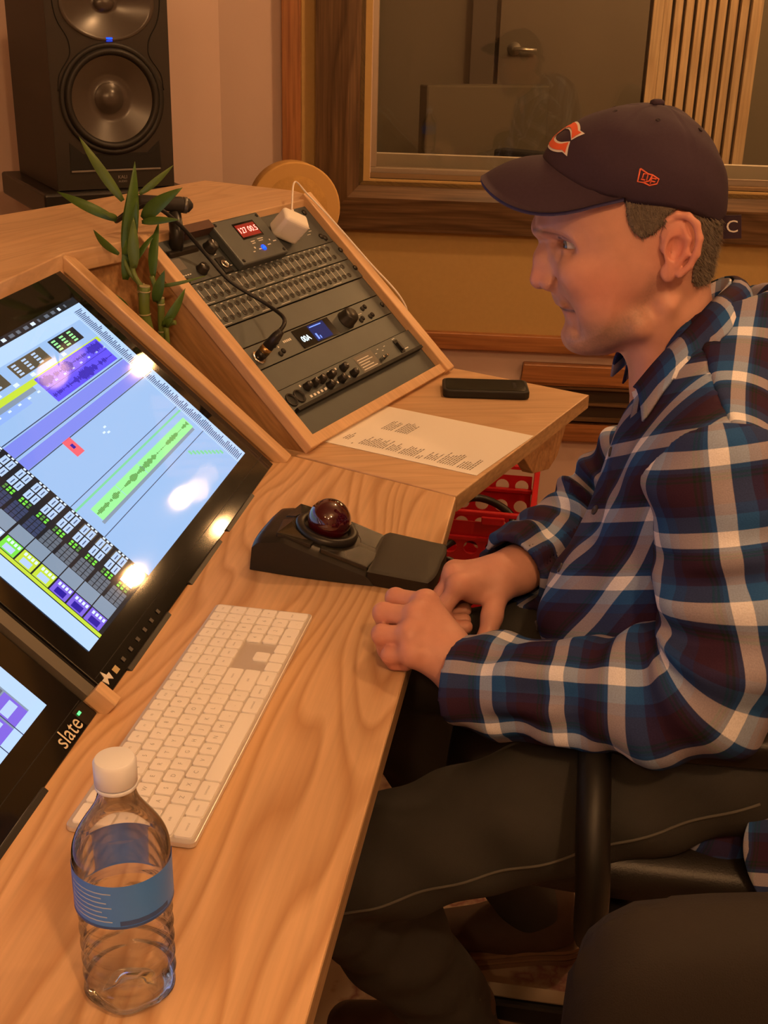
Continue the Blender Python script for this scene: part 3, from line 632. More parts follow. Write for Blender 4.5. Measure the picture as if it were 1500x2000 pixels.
# talkback microphone, its clamp and lead
t = thing('talkback_microphone', 'small black microphone on a clip stand at the shelf edge over the rack', 'microphone', (-0.50, 1.92, zz(.30)))
mp = V(-.503, 1.892, zz(.262))
MB().box(Frame(mp, rd, rh), -.03, .05, -.012, .02, 0.0, .012).build('clamp', M_black, t, bevel=.003)
MB().tube([mp + V(0, 0, .01), mp + V(.002, .005, .035), mp + V(-.004, .012, .070)], [.012, .012, .011], n=14).build('stem', M_black, t)
ca, cb = mp + V(-.055, -.015, .088), mp + V(.022, .03, .078)
dv = nrm(cb - ca)
MB().tube([ca + (cb - ca) * q for q in (0, .05, .5, .78, .93, 1)], [.008, .011, .012, .013, .011, .004], n=18).build('body', M_blackmat, t)
MB().tube([cb - dv * .016, cb - dv * .010], .0132, n=18).build('ring_band', mat('mic_grey', (.2, .2, .19), .35, metal=.7), t)
cab = smooth_path([ca + V(0, 0, -.004), ca + V(-.03, -.02, -.03), RF(.02, .46, .05), RF(.06, .42, .045), RF(.10, .37, .022), RF(.115, .31, .016), RF(.135, .25, .028), RF(.125, .21, .045), RF(.093, .190, .058), RF(.074, .183, .050)], 8)
tag(MB().tube(cab, .0034, n=10).build('microphone_lead', mat('lead_black', (.012, .012, .012), .5)), 'black microphone lead curving across the rack face to the interface', 'cable')
xl = thing('cable_plug', 'black and brass microphone plug pushed into the audio interface', 'plug', tuple(RF(.062, ru(3) + .021, 0)))
px = nrm(F_.z * .8 + RF.x * .25 + RF.y * .1); p0 = F_(0, 0, .001)
MB().tube([p0, p0 + px * .012], .0095, n=16).tube([p0 + px * .022, p0 + px * .045, p0 + px * .058], [.0095, .0085, .0055], n=16).build('shell', M_black, xl)
MB().tube([p0 + px * .012, p0 + px * .022], .0098, n=16).build('collar', M_brass, xl)
# note card under the shelf lip
tag(MB().box(RF, .095, .175, .412, .428, .0013, .022).build('clip_tray', mat('tray_smoke', (.10, .05, .04), .3)), 'smoked strip tray tucked under the shelf lip above the rack', 'tray')
# ------------------------------------------------------------------ loudspeaker on its stand
sd = nrm(V(0.62, -0.78, 0)); sx = V(-sd[1], sd[0], 0)            # front direction, across (towards the right as seen)
SB = V(-0.845, 2.535, zz(0.268))                                   # centre of the front face at the base
sp = thing('loudspeaker', 'tall black two-way studio loudspeaker with a blue light behind the desk', 'loudspeaker', tuple(SB))
SF = Frame(SB, sx, (0, 0, 1), sd)
W2, HH, DD = .1285, .445, .33
M_spk = mat('speaker_vinyl', (0.024, 0.020, 0.017), .5, bump=.12, bscale=600); M_baf = mat('speaker_baffle', (0.030, 0.026, 0.022), .38)
MB().box(SF, -W2, W2, 0, HH, -DD, -.032).box(SF, -W2, -W2 + .004, 0, HH, -.032, -.0005).box(SF, W2 - .004, W2, 0, HH, -.032, -.0005).build('cabinet', M_spk, sp)
def hole_cell(m, F, a0, a1, b0, b1, cx, cy, rx, ry, h, dep, n=48):
    """a plate with one round opening and its inner wall"""
    inn, out = [], []
    for k in range(n):
        t_ = 2 * math.pi * (k + .5) / n; c, s_ = math.cos(t_), math.sin(t_)
        q_ = min((a1 - cx) / c if c > 0 else (a0 - cx) / c, (b1 - cy) / s_ if s_ > 0 else (b0 - cy) / s_)
        inn.append((cx + rx * c, cy + ry * s_)); out.append((cx + q_ * c, cy + q_ * s_))
    m.add([F(*p, h) for p in inn] + [F(*p, h) for p in out], [(k, n + k, n + (k + 1) % n, (k + 1) % n) for k in range(n)])
    for cpt in ((a0, b0), (a1, b0), (a1, b1), (a0, b1)):
        near = sorted(range(n), key=lambda k: (out[k][0] - cpt[0]) ** 2 + (out[k][1] - cpt[1]) ** 2)[:2]
        m.add([F(*cpt, h), F(*out[near[0]], h), F(*out[near[1]], h)], [(0, 1, 2)])
    m.add([F(*p, h) for p in inn] + [F(*p, h - dep) for p in inn], [(k, (k + 1) % n, n + (k + 1) % n, n + k) for k in range(n)])
    m.add([F(*p, h - dep) for p in inn], [list(range(n))])
bf = MB(); bw = W2 - .001
hole_cell(bf, SF, -bw, bw, .071, .297, 0, .183, .101, .101, 0, .03); hole_cell(bf, SF, -bw, bw, .297, HH - .001, 0, .368, .098, .070, 0, .03)
bf.rect(SF, -bw, bw, .001, .071, 0)
for p in ((-bw, .001, bw, .001), (bw, .001, bw, HH - .001), (bw, HH - .001, -bw, HH - .001), (-bw, HH - .001, -bw, .001)):
    bf.face([SF(p[0], p[1], 0), SF(p[0], p[1], -.012), SF(p[2], p[3], -.012), SF(p[2], p[3], 0)])
bf.build('baffle', M_baf, sp)
M_cone = mat('speaker_cone', (0.06, 0.05, 0.042), .28, spec=.7); M_surr = mat('speaker_surround', (0.015, 0.014, 0.013), .5)
WF = Frame(SF(0, .183, 0), sx, (0, 0, 1), sd)
MB().lathe(WF, [(.112, -.001), (.112, .003), (.104, .0045), (.101, .001)], n=48, caps=False).build('woofer_frame', M_surr, sp)
wo = MB().lathe(WF, [(.102, .001), (.099, .007), (.094, .009), (.089, .006), (.086, .000)], n=48, caps=False).build('woofer_surround', M_surr, sp)
MB().lathe(WF, [(.087, .001), (.05, -.016), (.032, -.024), (.031, -.022), (.029, -.0215), (.02, -.012), (.010, -.007), (0, -.006)], n=48, caps=False).build('woofer_cone', M_cone, sp)
# waveguide: elliptical horn with dome
TF = Frame(SF(0, .368, 0), sx, (0, 0, 1), sd)
MB().lathe(TF, [(.100, .001), (.097, .004), (.09, .001), (.06, -.014), (.03, -.022), (.022, -.024), (.021, -.020), (.012, -.016), (0, -.0145)], n=48, sy=.72, caps=False).build('tweeter_horn', M_cone, sp)
# contour panel lines
for sgn in (-1, 1):
    pts = [SF(sgn * a, b, .0006) for a, b in ((.112, .43), (.112, .37), (.105, .335), (.088, .305), (.083, .285), (.086, .265), (.108, .232), (.113, .20))]
    MB().tube(smooth_path(pts, 6), .0012, n=6).build('contour_groove', M_hole, sp)
MB().prism(SF, [(-.098, .060), (.098, .060), (.098, .092), (.086, .074), (.05, .067), (-.05, .067), (-.086, .074), (-.098, .092)][::1], .0002, .0012).build('port_slot', M_hole, sp)
MB().prism(SF, [(-.100, .040), (.100, .040), (.098, .098), (.070, .074), (-.070, .074), (-.098, .098)], -.0005, .0006).build('port_opening', M_hole, sp)
MB().box(SF, -.098, .098, .037, .041, 0, .003).build('port_lip', mat('port_lip_grey', (.20, .18, .16), .3), sp, bevel=.001)
b = MB(); MB().text('KALI', Frame(SF(.012, .024, .0008), sx, (0, 0, 1)), .010).text('AUDIO', Frame(SF(.012, .015, .0008), sx, (0, 0, 1)), .006).build('badge', mat('badge_grey', (.30, .28, .25), .5), sp)
MB().box(SF, -.006, .006, .2965, .3035, 0, .003).build('power_light', M_led_b, sp)
MB().box(SF, -.030, .030, .2993, .3006, 0, .0015).build('light_bar', mat('lightbar', (.16, .14, .12), .3), sp)
st = thing('speaker_stand', 'black platform stand carrying the loudspeaker behind the desk', 'speaker stand', (SB[0] - .1, SB[1] + .15, 0))
MB().box(SF, -.165, .155, -.052, -.001, -.36, .025).build('top_plate', M_black, st, bevel=.006, seg=3)
MB().box(SF, -.05, .05, -.95, -.052, -.22, -.12).build('column', M_black, st, bevel=.005)
MB().box(SF, -.17, .16, -SB[2], -SB[2] + .025, -.36, .02).build('base_plate', M_black, st, bevel=.004)
MB().tube([SF(-.13, -.052, -.02), SF(-.135, -.09, -.02)], .008).build('spike', M_black, st)

# round gold pad on a post
dc = V(*(WB(-0.012, 0, .17))); dcz = zz(.172)
dn = nrm(V(0.36, -0.93, 0.04)); DF = Frame((dc[0], dc[1], dcz), nrm(np.cross((0, 0, 1), dn)), np.cross(dn, nrm(np.cross((0, 0, 1), dn))), dn)
rp_ = thing('round_pad', 'round mustard fabric drum-shaped pad on a post behind the desk', 'pad', (dc[0], dc[1], 0))
M_must = mat('mustard_cloth', (0.50, 0.29, 0.085), .9, noise=.25, nscale=60, bump=.25, bscale=300)
MB().lathe(DF, [(.107, -.055), (.110, -.05), (.110, .036), (.105, .042), (0, .044)], n=48).build('cover', M_must, rp_)
MB().lathe(DF, [(.1085, .0365), (.1115, .038), (.1115, .041), (.1075, .0425)], n=48).build('piping', mat('piping_cloth', (.60, .36, .12), .9), rp_)
MB().tube([(dc[0] + .0, dc[1] + .02, dcz - .107), (dc[0], dc[1] + .02, .02)], .012).build('post', M_black, rp_)
MB().lathe(Frame((dc[0], dc[1] + .02, 0), (1, 0, 0), (0, 1, 0)), [(.11, 0), (.11, .012), (.02, .025), (0, .025)], n=24).build('base', M_black, rp_)

# ------------------------------------------------------------------ lucky bamboo in the gap
pl = thing('lucky_bamboo', 'green lucky bamboo plant growing in the gap between screen and rack', 'plant', (-0.49, 1.757, T))
M_leaf = mat('leaf_green', (0.075, 0.150, 0.022), .42, noise=.35, nscale=30); M_leaf2 = mat('leaf_pale', (0.13, 0.20, 0.035), .45, noise=.3, nscale=30)
M_cane = mat('cane_green', (0.13, 0.19, 0.04), .4, noise=.2, nscale=20); M_node = mat('cane_node', (0.42, 0.38, 0.2), .6)
PF_ = Frame((-0.49, 1.757, T + .002), (1, 0, 0), (0, 1, 0))
MB().lathe(PF_, [(.022, 0), (.026, .01), (.026, .10), (.023, .10), (.023, .03), (0, .03)], n=20).build('vase', M_gloss, pl)
CAMDIR = nrm(V(0.62, -1.76, .35))
def cane(pts, r):
    m = MB(); p = smooth_path(pts, 6); m.tube(p, r, 0, n=10)
    q = p[-1]
    for k in range(2, len(p) - 1, 5): m.tube([p[k] - (p[k + 1] - p[k]) * .12, p[k] + (p[k + 1] - p[k]) * .12], r * 1.13, 1, n=10)
    m.tube([p[-1], p[-1] + nrm(p[-1] - p[-2]) * .002], r * .98, 1, n=10)
    return m.build('cane', [M_cane, M_node], pl)
def PY(x, z, y=1.757): return V(x, y, zz(z))
cane([PY(-.492, .04), PY(-.503, .13), PY(-.512, .185), PY(-.515, .243)], .0062)
cane([PY(-.485, .04), PY(-.497, .14, 1.75), PY(-.508, .20, 1.748), PY(-.506, .243, 1.748)], .0085)
cane([PY(-.48, .04, 1.762), PY(-.483, .12, 1.765), PY(-.488, .17, 1.765), PY(-.487, .222, 1.765)], .0055)
cane([PY(-.478, .04, 1.758), PY(-.476, .12, 1.757), PY(-.478, .18, 1.757)], .0042)
def leaf(base, tip, wd, bend, pale, twist=0.0, k=10):
    b, t_ = V(*base), V(*tip); ax = t_ - b; L_ = np.linalg.norm(ax); ax = ax / L_
    sdv = nrm(np.cross(ax, CAMDIR)); up = np.cross(sdv, ax)
    sdv = nrm(sdv * math.cos(twist) + up * math.sin(twist)); up = np.cross(sdv, ax)
    m = MB(); vs = []
    for i in range(k + 1):
        q = i / k; wq = wd * (math.sin(math.pi * min(1, (q * .93 + .07)) ** .8) ** .9) * (1 if q < .98 else .3) * .5
        c = b + ax * L_ * q + up * bend * L_ * math.sin(math.pi * q) - V(0, 0, 1) * abs(bend) * L_ * .3 * q * q
        vs += [c - sdv * wq + up * wq * .35, c - up * wq * .0, c + sdv * wq + up * wq * .35]
    fs = []
    for i in range(k):
        o = i * 3; fs += [(o, o + 1, o + 4, o + 3), (o + 1, o + 2, o + 5, o + 4)]
    m.add(vs, fs, 0, True)
    o = m.build('leaf', M_leaf2 if pale else M_leaf, pl)
    s_ = o.modifiers.new('thick', 'SOLIDIFY'); s_.thickness = .0006
def px_leaf(*a): leaf(*a)
LEAVES = [((-.534, .370), (-.588, .464), .016, .05, 1), ((-.540, .270), (-.520, .427), .024, .04, 0), ((-.548, .340), (-.636, .383), .016, .12, 0), ((-.545, .29), (-.592, .323), .013, .1, 0),
          ((-.508, .343), (-.437, .398), .024, .10, 0), ((-.510, .38), (-.459, .424), .011, .06, 1), ((-.506, .34), (-.443, .350), .012, .08, 0), ((-.496, .255), (-.490, .338), .017, .06, 0),
          ((-.493, .218), (-.469, .274), .018, .05, 0), ((-.481, .182), (-.446, .243), .015, .08, 0), ((-.540, .205), (-.575, .237), .015, .15, 0), ((-.525, .274), (-.492, .324), .010, .05, 0),
          ((-.545, .345), (-.560, .356), .008, .05, 1), ((-.498, .240), (-.415, .263), .006, .1, 1), ((-.482, .182), (-.463, .198), .013, .1, 0), ((-.535, .29), (-.527, .40), .022, -.04, 0), ((-.528, .30), (-.508, .375), .016, .05, 0), ((-.54, .25), (-.528, .345), .022, .03, 0), ((-.522, .27), (-.515, .35), .018, .05, 1)]
for i, (b_, t_, w_, bd, pale) in enumerate(LEAVES):
    y0 = 1.757 + (-.006, .004, 0)[i % 3]; leaf((b_[0], y0, zz(b_[1])), (t_[0], y0 + (-.02, .012, -.01, .02)[i % 4], zz(t_[1])), w_ * .95, bd, pale, (.2, -.3, .1, .5)[i % 4])
m = MB()
for a in (((-.515, 1.757, .243), (-.530, 1.756, .26), (-.540, 1.757, .28)), ((-.506, 1.748, .235), (-.525, 1.755, .262), (-.528, 1.757, .30)), ((-.487, 1.765, .2), (-.492, 1.76, .235), (-.497, 1.757, .258)), ((-.478, 1.757, .18), (-.470, 1.757, .186), (-.462, 1.757, .188)), ((-.512, 1.757, .185), (-.53, 1.757, .195), (-.542, 1.757, .207))):
    m.tube(smooth_path([(p[0], p[1], zz(p[2])) for p in a], 5), .0038, n=8)
m.build('shoot', M_cane, pl)
# loose black lead in the gap
tag(MB().tube(smooth_path([(-.50, 1.735, zz(.12)), (-.47, 1.737, zz(.10)), (-.43, 1.737, zz(.055)), (-.40, 1.74, zz(.03)), (-.36, 1.738, zz(.02)), (-.33, 1.736, zz(.012))], 8), .0032, n=8).build('black_lead', mat('lead_black', (.012, .012, .012), .5)), 'loose black lead lying in the gap beside the plant', 'cable')

# ------------------------------------------------------------------ keyboard
ka = 0.0221; k1 = V(math.sin(ka), math.cos(ka), 0); k2 = V(-math.cos(ka), math.sin(ka), 0)
KO = V(-0.1304, 0.7774, T)
KF = Frame(KO, k1, k2)                    # typist's left-to-right, towards the screen, up
kb = thing('keyboard', 'slim white and silver full-size keyboard lying along the desk', 'keyboard', tuple(KF(.209, .057, 0)))
def rrect(a0, a1, b0, b1, r, n=4):
    pts = []
    for cx, cy, s0 in ((a1 - r, b1 - r, 0), (a0 + r, b1 - r, 1), (a0 + r, b0 + r, 2), (a1 - r, b0 + r, 3)):
        for i in range(n + 1):
            t_ = math.pi / 2 * (s0 + i / n); pts.append((cx + r * math.cos(t_), cy + r * math.sin(t_)))
    return pts
MB().prism(KF, rrect(0, .4187, 0, .1149, .006), .001, .0062).build('base_tray', M_alu, kb, bevel=.0008)
PX = (.4187 - .0085) / 21.5; PYY = (.1149 - .0065) / 6
M_key = mat('key_white', (0.88, 0.86, 0.83), .45); M_leg = mat('key_legend', (0.42, 0.42, 0.42), .6)
KEYS = []
def row(r, x, seq, legs):
    for w_, lg in zip(seq, legs): KEYS.append((x, r, w_, 1, lg)); x += w_
row(0, 0, [1.5, 1.25, 1.5, 6, 1.5, 1.25, 1.5], ['control', 'option', 'command', '', 'command', 'option', 'control'])
row(1, 0, [2.25] + [1] * 10 + [2.25], ['shift'] + list('ZXCVBNM,./') + ['shift'])
row(2, 0, [1.75] + [1] * 11 + [1.75], ['caps lock'] + list("ASDFGHJKL;'") + ['return'])
row(3, 0, [1.5] + [1] * 13, ['tab'] + list('QWERTYUIOP[]') + ['\\'])
row(4, 0, [1] * 13 + [1.5], list('`1234567890-=') + ['delete'])
row(5, 0, [1.5] + [1] * 13, ['esc'] + ['F%d' % i for i in range(1, 13)] + [''])
row(5, 14.5, [1] * 3, ['F13', 'F14', 'F15']); row(4, 14.5, [1] * 3, ['fn', 'home', 'up']); row(3, 14.5, [1] * 3, ['del', 'end', 'down'])
row(1, 15.5, [1], ['']); row(0, 14.5, [1] * 3, ['', '', ''])
row(5, 17.5, [1] * 4, ['F16', 'F17', 'F18', 'F19']); row(4, 17.5, [1] * 4, ['clear', '=', '/', '*']); row(3, 17.5, [1] * 4, list('789-')); row(2, 17.5, [1] * 4, list('456+')); row(1, 17.5, [1] * 3, list('123'))
row(0, 17.5, [2, 1], ['0', '.']); KEYS.append((20.5, 0, 1, 2, 'enter'))
KEYS.sort(key=lambda k: k[0] + k[1] * .2)
extra = MB()
for i, (x, r, w_, h_, lg) in enumerate(KEYS):
    m = MB() if i < 100 else extra
    a0, a1 = .00425 + x * PX + .0012, .00425 + (x + w_) * PX - .0012; b0, b1 = .00325 + r * PYY + .0011, .00325 + (r + h_) * PYY - .0011
    m.prism(KF, rrect(a0, a1, b0, b1, .0022, 3), .0062, .0082)
    if lg: m.text(lg, Frame(KF((a0 + a1) / 2, (b0 + b1) / 2, .0083), KF.x, KF.y), .0062 if len(lg) == 1 else .0034, m=1)
    if i < 100: m.build('key', [M_key, M_leg], kb, bevel=.0003, seg=1)
tag(extra.build('far_keys', [M_key, M_leg], kb, bevel=.0003, seg=1), None, None, kind='stuff')

# ------------------------------------------------------------------ trackball
TO = V(-0.219, 1.306, T); TF_ = Frame(TO, V(.9962, -.087, 0), V(.087, .9962, 0))
tb = thing('trackball', 'black desk trackball with a dark red ball and padded wrist rest', 'trackball', tuple(TF_(.08, .06, 0)))
M_tb = mat('trackball_black', (0.018, 0.016, 0.013), .28); M_tbg = mat('trackball_gloss', (0.018, 0.016, 0.013), .18, spec=.6); M_pad = mat('wrist_foam', (0.045, 0.042, 0.034), .65, bump=.1, bscale=900)
def top_h(x): return .049 - .034 * max(0, (x - .035)) / .115 if x > .035 else .043 + .006 * x / .035
body = MB()
nx, ny = 22, 16; LX, LY = .150, .112
vs = []
def side_in(y): return 0
for i in range(nx + 1):
    x = -.004 + (LX + .004) * i / nx
    for j in range(ny + 1):
        q = j / ny * 2 - 1; edge = abs(q) ** 6
        yy = LY / 2 + q * (LY / 2 + .002 * math.sin(math.pi * min(1, x / LX)))
        ex = 1 if i not in (0, nx) else 0
        z = top_h(x) - .006 * edge - (.006 if i == 0 else 0) - (.010 if i == nx else 0) + .003 * (1 - q * q)
        vs.append(TF_(x + .012 * (1 if i == nx else 0) * (q * q - 1) * -.3, yy, max(.004, z)))
n_top = len(vs); fs = []
for i in range(nx):
    for j in range(ny): o = i * (ny + 1) + j; fs.append((o, o + ny + 1, o + ny + 2, o + 1))
ring = [i * (ny + 1) for i in range(nx + 1)] + [nx * (ny + 1) + j for j in range(1, ny + 1)] + [i * (ny + 1) + ny for i in range(nx - 1, -1, -1)] + [j for j in range(ny - 1, 0, -1)]
cen = TF_(LX / 2, LY / 2, 0)
for i in ring:
    p = vs[i].copy(); v2 = (p - cen); v2[2] = 0; p = p + nrm(v2) * .003; p[2] = T + .001; vs.append(p)
for k in range(len(ring)):
    k2_ = (k + 1) % len(ring); fs.append((ring[k], ring[k2_], n_top + k2_, n_top + k))
body.add(vs, fs, 0, True); body.add([vs[n_top + k] for k in range(len(ring))], [list(range(len(ring)))])
ob_ = body.build('housing', M_tb, tb); sb_ = ob_.modifiers.new('es', 'EDGE_SPLIT'); sb_.split_angle = .7
tilt = math.atan(.030 / .115)
BC = TF_(.076, .057, .043)
BFz = nrm(TF_.z * math.cos(tilt) + TF_.x * math.sin(tilt)); BF = Frame(BC, nrm(TF_.x * math.cos(tilt) - TF_.z * math.sin(tilt)), TF_.y, BFz)
MB().lathe(BF, [(.040, -.008), (.0405, .001), (.037, .0045), (.031, .0045), (.029, .001), (.028, -.006)], n=40).build('scroll_ring', M_black, tb)
M_ball = mat('ball_red', (0.055, 0.003, 0.006), .04, spec=.8, coat=1.0, noise=.5, nscale=500)
MB().ball(BF(0, 0, .012), .0275, n=40, k=24).build('ball', M_ball, tb)
# four corner buttons with split lines
for sa, sb2 in ((-1, -1), (-1, 1), (1, -1), (1, 1)):
    m = MB(); pts = []
    for k in range(9):
        a = math.pi / 2 * (k / 8) ; a = a * .86 + .11
        pts.append((sa * .0425 * math.cos(a), sb2 * .0425 * math.sin(a)))
    corner = [(sa * .006, sb2 * .055), (sa * (.050 if sa < 0 else .066), sb2 * .053), (sa * (.056 if sa < 0 else .070), sb2 * .006)]
    poly = pts[::-1] + corner[::-1] if True else pts
    poly = pts + corner
    cxm = sum(p[0] for p in poly) / len(poly)
    hs = [top_h(.078 + p[0]) for p in poly]
    vs = [TF_(.076 + p[0], .056 + p[1] * .92, h + .0008) for p, h in zip(poly, hs)]; vb = [TF_(.076 + p[0], .056 + p[1] * .92, h - .012) for p, h in zip(poly, hs)]
    n = len(poly); vt_ = [v_ + V(0, 0, .0032) for v_ in vs]
    m.add(vt_ + vb, [list(range(n))] + [list(range(n, 2 * n))[::-1]] + [(k, (k + 1) % n, n + (k + 1) % n, n + k) for k in range(n)], 0)
    m.build('click_button', M_tbg, tb, bevel=.0012, clean=True)
# wrist rest
wr = MB(); nx, ny = 16, 14; vs = []
for i in range(nx + 1):
    q = i / nx
    for j in range(ny + 1):
        s_ = j / ny
        x0 = .150 - .016 * (1 - abs(2 * s_ - 1)) * 0 + .020 * (s_ < .0) ; x = .138 + .012 * (abs(s_ - .55) ** 1.2) + q * (.086 - .010 * abs(2 * s_ - 1) ** 3)
        y = -.006 + s_ * .116 - .0 + .010 * (1 - q) * (1 - s_) * .6
        ed = max(abs(2 * s_ - 1) ** 8, abs(2 * q - 1) ** 8)
        z = (.0225 + .009 * (1 - q) * math.exp(-((s_ - .80) / .25) ** 2) - .0015 * q) - .0045 * ed
        vs.append(TF_(x, y, z))
n_top = len(vs); fs = []
for i in range(nx):
    for j in range(ny): o = i * (ny + 1) + j; fs.append((o, o + ny + 1, o + ny + 2, o + 1))
ring = [i * (ny + 1) for i in range(nx + 1)] + [nx * (ny + 1) + j for j in range(1, ny + 1)] + [i * (ny + 1) + ny for i in range(nx - 1, -1, -1)] + [j for j in range(ny - 1, 0, -1)]
cen = sum(vs) / len(vs)
for i in ring:
    p = vs[i].copy(); p[2] = T + .001; vs.append(p)
for k in range(len(ring)):
    k2_ = (k + 1) % len(ring); fs.append((ring[k], ring[k2_], n_top + k2_, n_top + k))
wr.add(vs, fs, 0, True); wr.add([vs[n_top + k] for k in range(len(ring))], [list(range(len(ring)))])
wr.build('wrist_rest', M_pad, tb)

# ------------------------------------------------------------------ sheet of paper
pa = -0.3608; f1 = V(math.cos(pa), math.sin(pa), 0); f2 = V(-math.sin(pa), math.cos(pa), 0)
PO = V(0.022, 1.6906, T) - f1 * .2794
PG = Frame(PO + V(0, 0, .0004), f2, f1, (0, 0, 1))                # line direction, down the page
m = MB().box(PG, 0, .2159, 0, .2794, 0, .0006)
q = random.Random(4)
def lines(x, y, n, wmin, wmax, step=.0043):
    for i in range(n):
        xx = x; end = x + q.uniform(wmin, wmax)
        while xx < end:
            wl_ = q.uniform(.003, .010); m.rect(PG, xx, min(end, xx + wl_), y + i * step, y + i * step + .0019, .0008, 1); xx += wl_ + .0016
lines(.030, .024, 3, .02, .036); lines(.016, .048, 1, .004, .005); lines(.022, .058, 11, .020, .045); lines(.022, .108, 5, .02, .04); lines(.018, .133, 7, .025, .055); lines(.014, .166, 2, .01, .02)
lines(.020, .178, 5, .02, .04); lines(.016, .203, 7, .03, .055); lines(.014, .238, 6, .025, .05)
lines(.105, .052, 5, .03, .05); lines(.105, .078, 6, .04, .055)
o = m.build('lyric_sheet', [mat('paper', (0.90, 0.88, 0.84), .8), mat('paper_ink', (0.20, 0.19, 0.18), .8)])
tag(o, 'white sheet of printed lines lying on the side worktop', 'paper')

# ------------------------------------------------------------------ phone in a thick case
ph = V(-0.001, 2.115, T); pb = math.radians(8)
PH = Frame(ph, (math.cos(pb), math.sin(pb), 0), (-math.sin(pb), math.cos(pb), 0))
t = thing('phone', 'dark phone in a thick black case lying face up by the rack corner', 'phone', tuple(ph))
MB().prism(PH, rrect(-.078, .078, -.040, .040, .012, 6), .0005, .0150).build('case', mat('case_black', (.014, .014, .013), .55), t, bevel=.003, seg=3)
MB().prism(PH, rrect(-.072, .072, -.034, .034, .009, 6), .0150, .0156).build('screen', mat('phone_glass', (.012, .013, .010), .05, spec=.7), t)
MB().box(PH, .050, .056, -.018, .018, .0156, .0158).build('earpiece', M_hole, t)

# ------------------------------------------------------------------ water bottle
bo = V(-0.129, 0.624, T); BT = Frame(bo, (math.cos(.5), math.sin(.5), 0), (-math.sin(.5), math.cos(.5), 0))
bt = thing('water_bottle', 'clear plastic water bottle with white cap and blue label, nearest on the desk', 'bottle', tuple(bo))
M_pet = thin_glass('pet_plastic', (0.99, 0.99, 0.99), .03, 1.32)
def prof(z):
    if z < .006: return .022 + .0085 * (z / .006)
    if z < .078:
        return .0318 + .0010 * math.sin((z - .006) / .072 * math.pi * 2 * 5.5)
    if z < .084: return .0325
    if z < .120: return .0330
    if z < .172:
        u_ = (z - .120) / .052; return .0332 - .0205 * (0.5 - 0.5 * math.cos(math.pi * u_ ** 1.15))
    return .0127
prf = [(0, .006), (.012, .004), (.020, .0008)] + [(prof(z), z) for z in np.linspace(.001, .182, 90)]
def ribbed(prf, off, n=48):
    m = MB(); vs = []; fs = []
    for r, z in prf:
        for i in range(n):
            a = 2 * math.pi * i / n; rr = max(0, r - off)
            if z < .014 and r > .004: rr *= 1 - .12 * (1 - z / .014) * (0.5 + .5 * math.cos(5 * a))
            dz = .0022 * math.sin(2 * a + z * 60) if .010 < z < .074 else 0
            if .010 < z < .078: rr += .0007 * math.sin(z / .072 * 2 * math.pi * 5.5 + 2 * math.sin(2 * a))
            vs.append(BT(rr * math.cos(a), rr * math.sin(a), max(.0005, z)))
    for k in range(len(prf) - 1):
        for i in range(n): j = (i + 1) % n; fs.append((k * n + i, k * n + j, (k + 1) * n + j, (k + 1) * n + i))
    m.add(vs, fs, 0, True); return m, vs, n
m, vs, n = ribbed(prf, 0); m.build('bottle_shell', M_pet, bt)
wz = .147
wp = [(0, .0068)] + [(max(r, .0), max(z, .0022)) for r, z in prf[1:] if z <= wz] 
m, vs, n = ribbed(wp, .0009)
m.add(vs[-n:], [list(range(n))], 0)
M_water = bpy.data.materials.new('water'); M_water.use_nodes = True; nt = M_water.node_tree
nt.nodes.remove(nt.nodes['Principled BSDF']); o_ = [n_ for n_ in nt.nodes if n_.type == 'OUTPUT_MATERIAL'][0]
tr_ = nt.nodes.new('ShaderNodeBsdfTransparent'); gl_ = nt.nodes.new('ShaderNodeBsdfGlass'); gl_.inputs['IOR'].default_value = 1.2; mx_ = nt.nodes.new('ShaderNodeMixShader'); mx_.inputs[0].default_value = .14
tr_.inputs[0].default_value = (.97, .97, .97, 1)
nt.links.new(tr_.outputs[0], mx_.inputs[1]); nt.links.new(gl_.outputs[0], mx_.inputs[2]); nt.links.new(mx_.outputs[0], o_.inputs['Surface'])
m.build('water', M_water, bt, clean=True)
MB().lathe(BT, [(.0138, .178), (.0142, .1785), (.0142, .1935), (.0128, .196), (0, .1965)], n=40).build('cap', mat('cap_white', (.78, .83, .95), .35), bt, bevel=.0003)
MB().lathe(BT, [(.0138, .1745), (.0140, .1748), (.0140, .1770), (.0138, .1772)], n=40).build('tamper_ring', mat('cap_white2', (.76, .81, .93), .4), bt)
# label: a printed film wrapped round the body
m = MB(); n = 60; lz0, lz1 = .0835, .1185
def lab(a, z, h=.0): return BT((.0336 + h) * math.cos(a), (.0336 + h) * math.sin(a), z)
for i in range(n):
    a0, a1 = 2 * math.pi * i / n, 2 * math.pi * (i + 1) / n
    m.add([lab(a0, lz0), lab(a1, lz0), lab(a1, lz1), lab(a0, lz1)], [(0, 1, 2, 3)], 0, True)
def lab_rect(a0, a1, z0, z1, mi, k=6):
    for i in range(k):
        p, q_ = a0 + (a1 - a0) * i / k, a0 + (a1 - a0) * (i + 1) / k
        m.add([lab(p, z0, .0002), lab(q_, z0, .0002), lab(q_, z1, .0002), lab(p, z1, .0002)], [(0, 1, 2, 3)], mi, True)
for i in range(7): lab_rect(3.35, 4.35 - .1 * (i % 3), .089 + i * .0038, .0900 + i * .0038, 1)
lab_rect(0, 2 * math.pi, .0835, .0855, 2, 60); lab_rect(4.5, 5.6, .0862, .090, 2); lab_rect(2.2, 3.2, .094, .110, 1)
m.build('label', [mat('label_blue', (.07, .26, .92), .35), mat('label_white', (.40, .55, .85), .4), mat('label_navy', (.04, .10, .36), .35)], bt)

